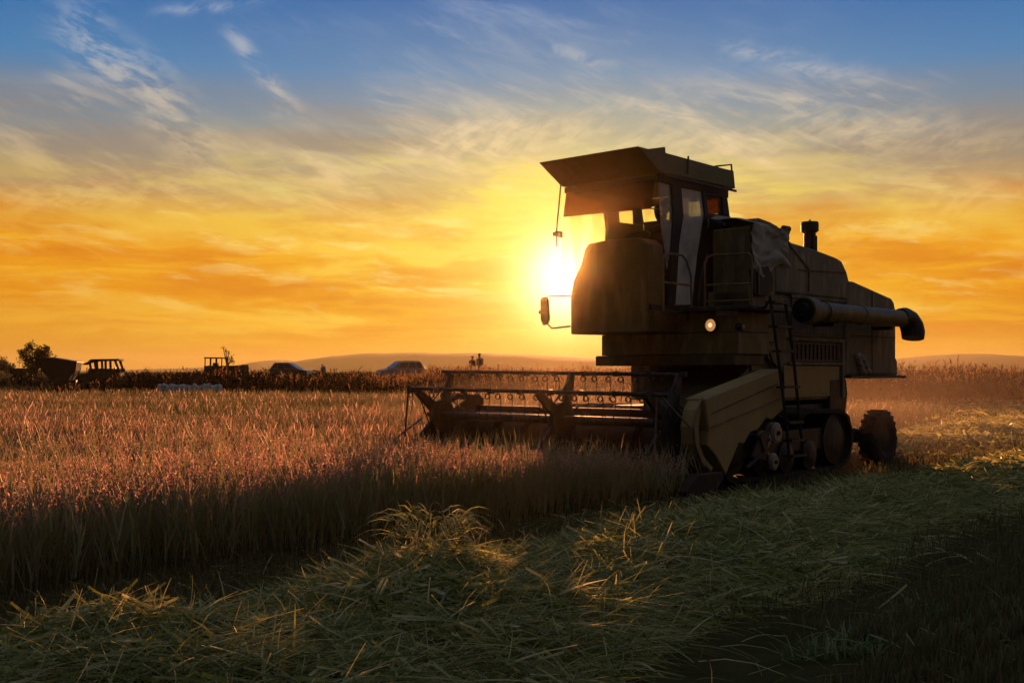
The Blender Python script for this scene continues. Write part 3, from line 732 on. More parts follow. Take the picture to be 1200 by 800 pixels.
ax.build('rear_axle', M['dark'], CH, .01)

# --- operator in the cab and a rag on the rear ledge
rot = math.atan2(U[1], U[0])
def place(a, b, z): return (P0[0]+U[0]*a+V[0]*b, P0[1]+U[1]*a+V[1]*b, z)
op = thing('person', 'operator in dark clothes sitting in the harvester cab behind the dusty glass', 'person', place(2.78, 2.18, 2.665), rot)
J = [(0,0,.10,(.15,.13)), (0,0,.26,(.14,.11)), (.02,0,.42,(.17,.11)), (.03,0,.50,(.10,.08)), (.02,0,.56,.055), (.0,0,.635,.078), (-.005,0,.72,.092), (-.0,0,.785,.075), (-.085,0,.70,.022),
     (.02,.2,.46,.06), (-.15,.25,.27,.048), (-.40,.17,.30,.038), (-.47,.13,.315,.035),
     (.02,-.2,.46,.06), (-.15,-.25,.27,.048), (-.40,-.17,.30,.038), (-.47,-.13,.315,.035),
     (-.1,.09,.08,.085), (-.48,.11,.09,.065), (-.5,.11,-.30,.05), (-.62,.11,-.44,.035),
     (-.1,-.09,.08,.085), (-.48,-.11,.09,.065), (-.5,-.11,-.30,.05), (-.62,-.11,-.44,.035)]
B = [(0,1),(1,2),(2,3),(3,4),(4,5),(5,6),(6,7),(6,8),(3,9),(9,10),(10,11),(11,12),(3,13),(13,14),(14,15),(15,16),(0,17),(17,18),(18,19),(19,20),(0,21),(21,22),(22,23),(23,24)]
body('body', J, B, M['jacket'], op)
MB().lathe((.005,0,.705),(0,0,1),[(0,.098),(.05,.100),(.09,.085),(.115,.05),(.125,.01)],16).hexa([(-.16,-.07,.735),(-.08,-.085,.74),(-.08,.085,.74),(-.16,.07,.735),(-.16,-.07,.742),(-.08,-.085,.752),(-.08,.085,.752),(-.16,.07,.742)]).build('cap', M['black'], op, smooth=True)
rg = MB()
for (x0, z0, x1, z1, y) in ((5.73,1.52,5.92,1.26,.84),(5.86,1.50,6.08,1.27,.83)):
    n = 9; rg.tube([(x0+(x1-x0)*t/n+.02*math.sin(t*1.7), y+.02*math.sin(t*2.1), z0+(z1-z0)*t/n) for t in range(n+1)], [.03+.014*math.sin(t*1.9+1) for t in range(n+1)], 10)
rg.tube([(5.72,.85,1.5),(5.80,.86,1.545),(5.88,.85,1.5)], .03, 8)
g = rg.build('rag', M['rag'], None, smooth=True); g.location = (P0[0], P0[1], 0); g.rotation_euler = (0,0,rot)
tag(g, 'pale twisted rag hung on the rear side of the harvester above its ledge', 'rag')
# ------------------------------------------------------------------ land
def ground_mat():
    m, nt_, out = new_mat('field_soil')
    p = nt_.nodes.new('ShaderNodeBsdfPrincipled'); p.inputs['Roughness'].default_value = 1.; p.inputs['Specular IOR Level'].default_value = 0.
    tc_ = nt_.nodes.new('ShaderNodeTexCoord')
    def nz(s, d=6):
        n = nt_.nodes.new('ShaderNodeTexNoise'); n.inputs['Scale'].default_value = s; n.inputs['Detail'].default_value = d
        nt_.links.new(tc_.outputs['Object'], n.inputs['Vector']); return n.outputs['Fac']
    a = nt_.nodes.new('ShaderNodeValToRGB'); e = a.color_ramp.elements
    e[0].position = .35; e[0].color = (.030, .022, .012, 1); e[1].position = .7; e[1].color = (.085, .062, .030, 1)
    nt_.links.new(nz(3.5, 9), a.inputs[0])
    b = nt_.nodes.new('ShaderNodeValToRGB'); e = b.color_ramp.elements
    e[0].position = .42; e[0].color = (.06, .065, .022, 1); e[1].position = .6; e[1].color = (.13, .085, .035, 1)
    nt_.links.new(nz(.05, 5), b.inputs[0])
    mx = nt_.nodes.new('ShaderNodeMixRGB'); mx.inputs[0].default_value = .4
    nt_.links.new(a.outputs[0], mx.inputs[1]); nt_.links.new(b.outputs[0], mx.inputs[2])
    nt_.links.new(mx.outputs[0], p.inputs['Base Color'])
    bp = nt_.nodes.new('ShaderNodeBump'); bp.inputs['Strength'].default_value = .6; bp.inputs['Distance'].default_value = .05
    nt_.links.new(nz(14., 8), bp.inputs['Height']); nt_.links.new(bp.outputs[0], p.inputs['Normal'])
    nt_.links.new(p.outputs[0], out.inputs[0]); return m
M['soil'] = ground_mat()
me = bpy.data.meshes.new('ground'); me.from_pydata([(-4000,-400,0),(4000,-400,0),(4000,9000,0),(-4000,9000,0)], [], [(0,1,2,3)])
me.materials.append(M['soil']); o = bpy.data.objects.new('ground', me); COL.objects.link(o); tag(o, kind='structure')

# low field bank that carries the farm track at the end of the field
vs_ = []; fs_ = []
prof = [(84,-.05),(88,.45),(91,.72),(107,.75),(110,.4),(113,-.05)]
xs = np.linspace(-34, 90, 63)
for i, x in enumerate(xs):
    rise = min(1, max(0, (x+34)/9))
    for y, z in prof: vs_.append((x, y + .6*mn.noise(Vector((x*.2, y, 0))), z*rise + (.06*mn.noise(Vector((x*.3, y*.2, 5))) if z > 0 else 0)))
n = len(prof)
for i in range(len(xs)-1):
    for j in range(n-1): k = i*n+j; fs_.append((k, k+n, k+n+1, k+1))
o = MB().add(vs_, fs_).build('field_bank', M['soil'], None, smooth=True); tag(o, kind='structure')

def hills(name, Y, pts, col, col2):
    m = mat(name, col, .95, 0, col2, .004, 0, .1)
    vs_ = []; fs_ = []; K = 9
    xs_ = np.linspace(pts[0][0], pts[-1][0], 220)
    px = [p[0] for p in pts]; pz = [p[1] for p in pts]
    for x in xs_:
        y = np.interp(x, px, pz); X = W(x, Y); Z = max(0, Zt(y, Y)) + 5*mn.noise(Vector((X*.004, 0, Y)))+2.5*mn.noise(Vector((X*.015, 0, Y)))
        for k in range(K):
            t = k/(K-1); sh_ = math.sin(math.pi*t)**.8 if 0 < t < 1 else 0
            vs_.append((X, Y + (t-.5)*1700 + 60*mn.noise(Vector((X*.01, t*3, 2))), (Z*(sh_ if t < .5 else sh_)) - (1 if t in (0, 1) else 0)))
    for i in range(len(xs_)-1):
        for k in range(K-1): q = i*K+k; fs_.append((q, q+K, q+K+1, q+1))
    o = MB().add(vs_, fs_).build(name, m, None, smooth=True); tag(o, kind='structure')
hills('hills', 4500, [(-300,433),(150,434),(240,431),(305,427),(328,421),(352,424),(372,420),(400,417),(430,414),(470,413),(520,413.5),(560,413),(600,414.5),(640,416),(690,419),(760,424),(860,428),(960,428),(1030,423),(1060,419.5),(1100,415.5),(1130,414.5),(1160,416),(1200,420),(1300,427),(1500,433)], (.07,.065,.04), (.045,.05,.03))

# ------------------------------------------------------------------ plant matter as real blades
class Veg:
    def __init__(s): s.v = []; s.q = []; s.r = []; s.m = []; s.n = 0
    def strips(s, root, d, L, bend, w, segs, side, mat_i=0, rnd=None, taper=.9, sway=None):
        """thin blades: root + d*L*t, drooping by bend*L*t^2, with lateral sway."""
        Nn = len(root); ts = np.linspace(0, 1, segs+1)
        P = root[:,None,:] + d[:,None,:]*(L[:,None,None]*ts[None,:,None])
        P[:,:,2] -= bend[:,None]*L[:,None]*(ts**2)[None,:]
        if sway is not None: P[:,:,:2] += sway[:,None,:]*((ts**2)[None,:,None])
        hw = (w[:,None]*(1 - taper*ts[None,:]**1.8))*.5
        A = P - side[:,None,:]*hw[:,:,None]; Bv = P + side[:,None,:]*hw[:,:,None]
        vv = np.stack([A, Bv], 2).reshape(Nn*(segs+1)*2, 3)
        b = (np.arange(Nn)*(segs+1)*2)[:,None] + (np.arange(segs)*2)[None,:] + s.n
        q = np.stack([b, b+1, b+3, b+2], -1).reshape(-1, 4)
        s.v.append(vv); s.q.append(q); s.m.append(np.full(len(q), mat_i, np.int32))
        rr = rng.random(Nn) if rnd is None else rnd
        s.r.append(np.repeat(rr, (segs+1)*2)); s.n += len(vv)
        return P
    def quads(s, c, e1, e2, mat_i=0, rnd=None):
        Nn = len(c)
        vv = np.stack([c-e1, c-e2*.9, c+e1, c+e2], 1).reshape(-1, 3)
        b = np.arange(Nn)*4 + s.n
        q = np.stack([b, b+1, b+2, b+3], -1)
        s.v.append(vv); s.q.append(q); s.m.append(np.full(Nn, mat_i, np.int32))
        s.r.append(np.repeat(rng.random(Nn) if rnd is None else rnd, 4)); s.n += len(vv)
    def build(s, name, mats):
        v = np.concatenate(s.v).astype(np.float32); q = np.concatenate(s.q).astype(np.int32)
        me = bpy.data.meshes.new(name)
        me.vertices.add(len(v)); me.vertices.foreach_set('co', v.ravel())
        me.loops.add(q.size); me.loops.foreach_set('vertex_index', q.ravel())
        me.polygons.add(len(q)); me.polygons.foreach_set('loop_start', np.arange(0, q.size, 4, dtype=np.int32))
        for m_ in mats: me.materials.append(m_)
        me.polygons.foreach_set('material_index', np.concatenate(s.m))
        me.update(calc_edges=True)
        at = me.attributes.new('rnd', 'FLOAT', 'POINT'); at.data.foreach_set('value', np.concatenate(s.r).astype(np.float32))
        o = bpy.data.objects.new(name, me); COL.objects.link(o); return o

def toab(x, y):
    dx_, dy_ = x - P0[0], y - P0[1]
    return dx_*U[0] + dy_*U[1], dx_*V[0] + dy_*V[1]
def toxy(a, b): return P0[0] + U[0]*a + V[0]*b, P0[1] + U[1]*a + V[1]*b
def unit(v): return v / np.maximum(1e-9, np.linalg.norm(v, axis=-1, keepdims=True))
def smooth_noise(x, y, s, seed):
    r_ = np.random.default_rng(seed); o = np.zeros_like(x)
    for k in range(7):
        th = r_.random()*6.283; fq = s*(.5 + r_.random()*1.6)
        o += np.sin((x*np.cos(th) + y*np.sin(th))*fq + r_.random()*6.283)
    return o / 3.0
def wedge(n, y0, y1, half=31.):
    """random points on the ground in view between two distances (even per square metre)."""
    y = np.sqrt(rng.random(n)*(y1*y1 - y0*y0) + y0*y0); return (rng.random(n)*2-1)*math.tan(R(half))*y, y

M['stalk'] = leafy('ripe_stalk', [(0,(.12,.135,.04)),(.35,(.20,.165,.065)),(.7,(.29,.195,.105)),(1,(.13,.165,.04))], .52)
M['stalk_green_lit'] = leafy('greenish_lit_stalk', [(0,(.17,.20,.055)),(.35,(.27,.24,.09)),(.7,(.38,.28,.14)),(1,(.19,.25,.06))], .52)  # slightly greener copy of ripe_stalk, light painted in for the shaded near edge
M['head'] = leafy('ripe_seed_head', [(0,(.28,.14,.09)),(.55,(.45,.25,.18)),(1,(.80,.50,.40))], .68, .03)
M['straw'] = leafy('cut_straw', [(0,(.08,.10,.016)),(.25,(.21,.23,.045)),(.55,(.37,.37,.10)),(.82,(.60,.54,.20)),(1,(.80,.71,.38))], .52, .07)
M['stub'] = leafy('stubble_stem', [(0,(.10,.09,.035)),(.5,(.16,.125,.05)),(1,(.22,.17,.07))], .35)
M['green'] = leafy('green_blade', [(0,(.08,.14,.025)),(.5,(.15,.21,.05)),(1,(.25,.26,.07))], .5)
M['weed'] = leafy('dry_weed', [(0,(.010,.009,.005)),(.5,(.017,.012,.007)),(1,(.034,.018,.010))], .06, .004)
M['plume'] = leafy('weed_plume', [(0,(.22,.11,.05)),(1,(.40,.22,.10))], .6, .02)

def in_crop(x, y):
    a, b = toab(x, y)
    wob = .05*np.sin(a*3.1) + .04*np.sin(a*7.7+1)
    front = (b > .02 + wob) & (a < .36)
    beyond = (b > 4.12) & (a < 18.5)
    left = b > 4.12
    return (front | (left & (a < 18.5))) & (y < 43.5)
def crop_height(x, y):
    h_ = .50 + .055*smooth_noise(x, y, .9, 3) + .085*smooth_noise(x, y, .26, 5)
    for cx, cy, rx, ry, k in ((-4.1,10.1,1.3,.55,.7),(-6.6,18,1.9,1.1,.7),(-5.4,21.8,1.3,1.2,.75),(-2.3,16,1.6,.8,.5),(-11,27,3,1.6,.6),(-3.5,28,2.5,1.5,.6),(-8.5,13.5,1.3,.6,.6),(-1.2,12,1.0,.5,.4)):
        h_ = h_*(1 - k*np.exp(-(((x-cx)/rx)**2 + ((y-cy)/ry)**2)**1.5))      # lodged, shorter patches
    ca, cb = toab(x, y)                                                  # pushed down a little right before the reel
    h_ = h_*(1 - .22*np.clip((ca+2.2)/1.6, 0, 1)*np.clip((4.3-cb)/.4, 0, 1))
    return np.clip(h_, .14, .72)

cropv = Veg()
def sow(n, y0, y1, lod):
    x, y = wedge(n, y0, y1); k = in_crop(x, y); x, y = x[k], y[k]; n = len(x)
    cl = smooth_noise(x, y, 9., 9)                                   # the stalks stand in tufts
    keep = rng.random(n) < .72 + .28*cl; x, y = x[keep], y[keep]; n = len(x)
    root = np.stack([x, y, np.zeros(n)], 1); hgt = crop_height(x, y)*(.86+.26*rng.random(n))
    th = rng.random(n)*6.283; ln = .10 + .16*rng.random(n)
    wx = .10 + .07*smooth_noise(x, y, 1.3, 21); wy = -.06 + .08*smooth_noise(x, y, 1.1, 22)
    d = unit(np.stack([np.cos(th)*ln*.6 + wx, np.sin(th)*ln*.6 + wy, np.ones(n)], 1))
    ph = rng.random(n)*6.283; side = np.stack([np.cos(ph), np.sin(ph), np.zeros(n)], 1)
    wd_ = {0:.0052, 1:.009, 2:.018}[lod]; sg = {0:3, 1:2, 2:2}[lod]
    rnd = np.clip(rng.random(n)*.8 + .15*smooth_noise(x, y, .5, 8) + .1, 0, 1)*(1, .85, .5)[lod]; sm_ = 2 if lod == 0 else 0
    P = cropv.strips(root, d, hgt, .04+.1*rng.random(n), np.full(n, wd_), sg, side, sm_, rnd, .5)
    # leaves
    for j in range({0:3, 1:2, 2:2}[lod]):
        t0 = (.15+.55*rng.random(n))*hgt; r0 = root + d*t0[:,None]
        a_ = rng.random(n)*6.283; up = .9 + .9*rng.random(n)
        dl = unit(np.stack([np.cos(a_), np.sin(a_), up*2.0], 1))
        sl_ = unit(np.stack([-np.sin(a_), np.cos(a_), .15*np.ones(n)], 1))
        cropv.strips(r0, dl, (.24+.26*rng.random(n)), .05+.40*rng.random(n)**2, np.full(n, {0:.0125, 1:.017, 2:.028}[lod]), {0:4, 1:3, 2:2}[lod], sl_, sm_, np.clip(rnd+.25*(rng.random(n)-.5),0,1), .9)
    # seed heads that nod to one side
    if lod:
        kk = rng.random(n) < {0:1., 1:.6, 2:.25}[lod]; P = P[kk]; th = th[kk]; wx = wx[kk]; wy = wy[kk]; d = d[kk]; side = side[kk]; n = len(P)
    tip = P[:,-1,:]; a_ = th + .8*rng.standard_normal(n); nod = .15 + .40*rng.random(n)
    dh = unit(np.stack([np.cos(a_)*nod + wx, np.sin(a_)*nod + wy, np.ones(n)], 1)); Lh = .13+.10*rng.random(n); bd = .05 + .55*rng.random(n)**1.4
    Q = cropv.strips(tip - d*.03, dh, Lh, bd, np.full(n, {0:.005, 1:.017, 2:.028}[lod]), {0:4, 1:3, 2:2}[lod], side, 1, None, .6)
    if lod == 0:
        for g in range(9):
            t = .1 + .9*g/9; i = np.minimum((t*4).astype(int) if hasattr(t, 'astype') else int(t*4), 3); f_ = t*4 - i
            c = Q[:,i,:]*(1-f_) + Q[:,i+1,:]*f_
            o_ = rng.standard_normal((n,3))*.0055; ax_ = unit(rng.standard_normal((n,3)) + np.array([0,0,-.6]))
            b_ = unit(np.cross(ax_, rng.standard_normal((n,3))))
            cropv.quads(c + o_, ax_*.0115, b_*.0050, 1)
sow(20000, 5.2, 12.5, 0)
sow(44000, 12.5, 22, 1)
sow(46000, 22, 44, 2)
o = cropv.build('standing_crop', [M['stalk'], M['head'], M['stalk_green_lit']]); tag(o, 'ripe standing cereal crop lit from behind by the low sun', 'crop', None, 'stuff')

# ------------------------------------------------------------------ cut straw lying in a windrow along the crop
def ridge(a, b):
    """height of the heap of cut straw"""
    h0 = np.interp(a, [-9,-7.7,-7.41,-7.0,-6.78,-6.47,-6.05,-5.74,-5.47,-5.17,-5.01,-4.80,-4.49,-3.68,-2.71,-1.5,0,2,4.5,9,16,24],
                   [.19,.19,.21,.30,.30,.24,.19,.26,.28,.31,.345,.27,.24,.24,.30,.29,.27,.29,.30,.28,.26,.2])
    c0 = -1.75 + .05*np.sin(a*2.3)
    d_ = b - c0; w_ = np.where(d_ > 0, .80 + .10*np.sin(a*1.4+2), np.interp(a, [-7,-3.5,0,3], [1.55,1.35,1.02,1.0]) + .10*np.sin(a*1.9))
    t = np.clip(1 - np.abs(d_/w_)**np.where(d_ > 0, 1.5, 1.9), 0, 1)
    return h0*t**.85*(1 + .13*np.sin(a*5.3+b*3)*np.sin(b*6+a*2))

strv = Veg()
def heap_core():
    A = np.linspace(-9, 24, 330); Bb = np.linspace(-3.5, -.45, 50)
    vs_ = []; fs_ = []
    for a in A:
        for b in Bb:
            z = float(ridge(np.array(a), np.array(b))) - .07 + .03*mn.noise(Vector((a*6, b*6, 0)))
            x, y = toxy(a, b); vs_.append((x, y, z))
    n = len(Bb)
    for i in range(len(A)-1):
        for j in range(n-1): k = i*n+j; fs_.append((k, k+n, k+n+1, k+1))
    return vs_, fs_
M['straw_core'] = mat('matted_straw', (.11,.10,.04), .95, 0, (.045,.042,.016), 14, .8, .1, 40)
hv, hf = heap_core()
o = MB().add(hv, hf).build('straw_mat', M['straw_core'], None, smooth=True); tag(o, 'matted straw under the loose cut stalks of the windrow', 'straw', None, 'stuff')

def strew(n, a0, a1, hfun, b0, b1, near, wmul=1.0, dens=None, lift=1.0, veg=strv):
    a = a0 + (a1-a0)*rng.random(n); b = b0 + (b1-b0)*rng.random(n)
    x, y = toxy(a, b)
    k = (y > 2.2) & (np.abs(x) < y*math.tan(R(31)) + 1.0); a, b, x, y = a[k], b[k], x[k], y[k]; n = len(a)
    z = hfun(a, b); kk = z > .012; a, b, x, y, z = a[kk], b[kk], x[kk], y[kk], z[kk]; n = len(a)
    z = z - .09*rng.random(n)**1.5 + .02
    clump = smooth_noise(x, y, 2.4, 33)
    th = clump*1.2 + rng.standard_normal(n)*1.05 + .5                   # tufts lie in a common direction
    pit = rng.standard_normal(n)*.30 + .10
    up = rng.random(n) < np.where(near & (z > .12), .24, .10)*lift; pit[up] += .30 + .6*rng.random(up.sum())
    d = np.stack([np.cos(th)*np.cos(pit), np.sin(th)*np.cos(pit), np.sin(pit)], 1)
    sd = rng.standard_normal((n,3))*np.array([1,1,.5]); sd = unit(np.cross(d, sd))
    L_ = .20 + .38*rng.random(n); L_[up] *= .8
    broad = rng.random(n) < .32
    wd_ = np.where(broad, .0085+.0085*rng.random(n)**1.5, .0032+.0024*rng.random(n))*wmul
    bend = .15 + .55*rng.random(n)**1.5
    sway = rng.standard_normal((n,2))*.07
    veg.strips(np.stack([x,y,np.maximum(z,.01)],1) - d*(L_*.35)[:,None], d, L_, bend, wd_, 4 if near else 3, sd, 0, None, .85, sway)
strew(88000, -8.6, 1.5, ridge, -3.4, -.5, True)
strew(26000, 1.5, 20, ridge, -2.85, -.5, False, 1.9)
# the upright wisp of straw on top of the bump
x, y = toxy(-4.95, -1.55); n = 240
th = rng.random(n)*6.283; r_ = .22*np.sqrt(rng.random(n)); pit = .35+.8*rng.random(n)
root = np.stack([x+np.cos(th)*r_, y+np.sin(th)*r_, .36+.16*rng.random(n)], 1)
th2 = th + rng.standard_normal(n)*.6
d = np.stack([np.cos(th2)*np.cos(pit), np.sin(th2)*np.cos(pit), np.sin(pit)], 1)
strv.strips(root, d, .12+.16*rng.random(n), .5+.9*rng.random(n), .004+.006*rng.random(n), 4, unit(np.cross(d, rng.standard_normal((n,3)))), 0, None, .85)
# a few single stalks standing up out of the heap and the stubble
n = 90; a = -8.5+10*rng.random(n); b = -2.3+2.2*rng.random(n); x, y = toxy(a, b); th = rng.random(n)*6.283
d = unit(np.stack([np.cos(th)*.45, np.sin(th)*.45, np.ones(n)], 1))
strv.strips(np.stack([x,y,np.maximum(0,ridge(a,b)-.05)],1), d, .14+.2*rng.random(n), .2+.5*rng.random(n), .006+.005*rng.random(n), 4, unit(np.stack([-np.sin(th),np.cos(th),0*th],1)), 0, None, .85)
# straw thrown out behind the machine on the freshly cut swath, and the loose litter beyond
def swath(a, b):
    return np.clip(.17*np.exp(-((b-2.0)/1.1)**2)*np.clip((a-6.5)/2,0,1) + .06 + .05*np.sin(a*1.3)*np.sin(b*2.2), 0, 1)
strew(15000, 6.8, 32, swath, -.4, 4.1, False, 3.0, lift=1.6)
strew(9000, 16, 44, lambda a, b: .06+.08*np.clip(np.sin(a*.7)*np.sin(b*.8),0,1), -9, 14, False, 4.0, lift=1.8)
strew(2600, -8.5, 1.2, lambda a, b: .05+0*a, -.75, .1, True)
strew(2200, -8.5, 6, lambda a, b: .05+0*a, -6.5, -2.6, True)
o = strv.build('cut_straw', [M['straw']]); tag(o, 'greenish cut straw heaped in a long windrow beside the standing crop', 'straw', None, 'stuff')

# ------------------------------------------------------------------ stubble and short grass
stb = Veg()
def stubble(n, y0, y1, near, wmul):
    x, y = wedge(n, y0, y1); a, b = toab(x, y)
    b = np.round(b/.17)*.17 + rng.standard_normal(len(b))*.022; x, y = toxy(a, b)     # drilled rows
    cut = ((b < .0) | ((b < 4.15) & (a > 1.3))) & ~((ridge(a, b) > .05) & (a < 22)) & ~((a < -4.3) & (b > -4.0) & (b < -1))
    rut = np.abs(b + 3.25 + .05*np.sin(a)) < .36
    cut &= ~(rut & (rng.random(len(a)) < .8))
    cut &= ~((a > .5) & (a < 6.5) & (b > .3) & (b < 3.4))
    x, y = x[cut], y[cut]; n = len(x); th = rng.random(n)*6.283; lean = .12+.25*rng.random(n)
    d = unit(np.stack([np.cos(th)*lean, np.sin(th)*lean, np.ones(n)], 1)); ph = rng.random(n)*6.283
    stb.strips(np.stack([x,y,0*x],1), d, .07+.09*rng.random(n), .05*np.ones(n), (.005+.003*rng.random(n))*wmul, 2, np.stack([np.cos(ph),np.sin(ph),0*ph],1), 0, None, .2)
stubble(62000, 2.6, 9, True, 1.); stubble(40000, 9, 20, False, 1.8); stubble(26000, 20, 44, False, 3.6)
def shortgrass(n, y0, y1, bfun, hgt, wmul):
    x, y = wedge(n, y0, y1); a, b = toab(x, y); k = bfun(a, b, x, y); x, y = x[k], y[k]; n = len(x)
    th = rng.random(n)*6.283; lean = .2+.5*rng.random(n)
    d = unit(np.stack([np.cos(th)*lean, np.sin(th)*lean, np.ones(n)], 1))
    stb.strips(np.stack([x,y,0*x],1), d, hgt*(.5+.8*rng.random(n)), .3+.4*rng.random(n), (.005+.004*rng.random(n))*wmul, 3, unit(np.stack([-np.sin(th),np.cos(th),.1+0*th],1)), 1, None, .9)
shortgrass(60000, 2.6, 9, lambda a, b, x, y: (b < -3.6) & (smooth_noise(x, y, 1.6, 50) > -.25), .15, 1.3)
shortgrass(16000, 9, 24, lambda a, b, x, y: (b < -3.2) & (smooth_noise(x, y, 1.0, 51) > -.2), .15, 2.)
shortgrass(22000, 22, 60, lambda a, b, x, y: (a > 18.5) & (smooth_noise(x, y, .35, 52) > -.3) , .28, 4.5)
shortgrass(9000, 43.5, 62, lambda a, b, x, y: x < -4, .45, 5.)
o = stb.build('stubble', [M['stub'], M['green']]); tag(o, 'short stubble rows and low green grass on the cut ground', 'stubble', None, 'stuff')

# ------------------------------------------------------------------ tall dry weeds that close the field
wdv = Veg()
def weeds(n, xa, xb, y0, y1, hfun, wmul=1.0):
    x = xa + (xb-xa)*rng.random(n); y = y0 + (y1-y0)*rng.random(n)
    h_ = hfun(x, y)*(.62+.45*rng.random(n)**1.3); k = h_ > .1; x, y, h_ = x[k], y[k], h_[k]; n = len(x)
    z0 = np.clip((y-86)/6, 0, 1)*.72*np.clip((x+34)/9, 0, 1)*(y < 109)
    th = rng.random(n)*6.283; ln = .04+.16*rng.random(n)
    d = unit(np.stack([np.cos(th)*ln, np.sin(th)*ln, np.ones(n)], 1)); ph = rng.random(n)*6.283
    side = np.stack([np.cos(ph), np.sin(ph), 0*ph], 1); rnd = rng.random(n)
    P = wdv.strips(np.stack([x,y,z0],1), d, h_, .05*rng.random(n), (.016+.012*rng.random(n))*wmul, 2, side, 0, rnd, .6)
    for j in range(5):                                                   # leaves and side shoots
        t0 = (.1+.8*rng.random(n))*h_; a_ = rng.random(n)*6.283
        dl = unit(np.stack([np.cos(a_), np.sin(a_), .5+rng.random(n)], 1))
        wdv.strips(np.stack([x,y,z0],1)+d*t0[:,None], dl, h_*(.12+.18*rng.random(n)), .5*rng.random(n), (.03+.04*rng.random(n))*wmul, 2, unit(np.stack([-np.sin(a_),np.cos(a_),.3+0*a_],1)), 0, rnd, .85)
    pxx = 600 + F*x/y; tall = rng.random(n) < np.interp(pxx, [150,420,500,760,1000], [.05,.12,.85,.85,.30]); tp_ = P[tall,-1,:]; m_ = len(tp_)  # pale plumes crowded toward the sun, painting in the sunlit stretch of weeds
    for j in range(4):
        dl = unit(rng.standard_normal((m_,3))*np.array([.5,.5,.3]) + np.array([0,0,.9]))
        wdv.strips(tp_ - np.array([0,0,.03])*j*3, dl, .10+.14*rng.random(m_), .3*rng.random(m_), (.022+.03*rng.random(m_))*wmul, 2, unit(np.cross(dl, rng.standard_normal((m_,3)))), 1, None, .7)
def hl(x, y):                                                            # left and middle band
    px = 600 + F*x/y
    env = np.interp(px, [60,100,148,163,250,310,322,362,380,420,440,450,492,505,545,560,572,640,720,800,1000,1040], [.2,.4,.92,1.06,1.06,1.04,.84,.80,.92,1.04,.98,.80,.80,1.12,1.08,1.04,1.12,1.15,1.12,1.1,1.2,1.2])
    return env*(y*.0065 + .88)*(1+.13*smooth_noise(x, y, .9, 61))
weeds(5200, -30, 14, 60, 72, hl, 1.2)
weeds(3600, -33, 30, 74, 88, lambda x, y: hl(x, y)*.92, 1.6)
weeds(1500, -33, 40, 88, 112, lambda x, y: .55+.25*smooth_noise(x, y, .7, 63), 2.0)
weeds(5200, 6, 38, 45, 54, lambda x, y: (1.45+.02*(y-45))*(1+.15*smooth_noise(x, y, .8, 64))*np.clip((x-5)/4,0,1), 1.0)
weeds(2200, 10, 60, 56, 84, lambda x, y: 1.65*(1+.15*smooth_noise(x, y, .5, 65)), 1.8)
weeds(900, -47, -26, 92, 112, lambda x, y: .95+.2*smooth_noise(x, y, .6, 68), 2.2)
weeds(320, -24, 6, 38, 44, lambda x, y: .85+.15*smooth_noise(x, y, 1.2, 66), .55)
o = wdv.build('weeds', [M['weed'], M['plume']]); tag(o, 'tall dry weeds with feathery tops closing the far side of the field', 'weeds', None, 'stuff')
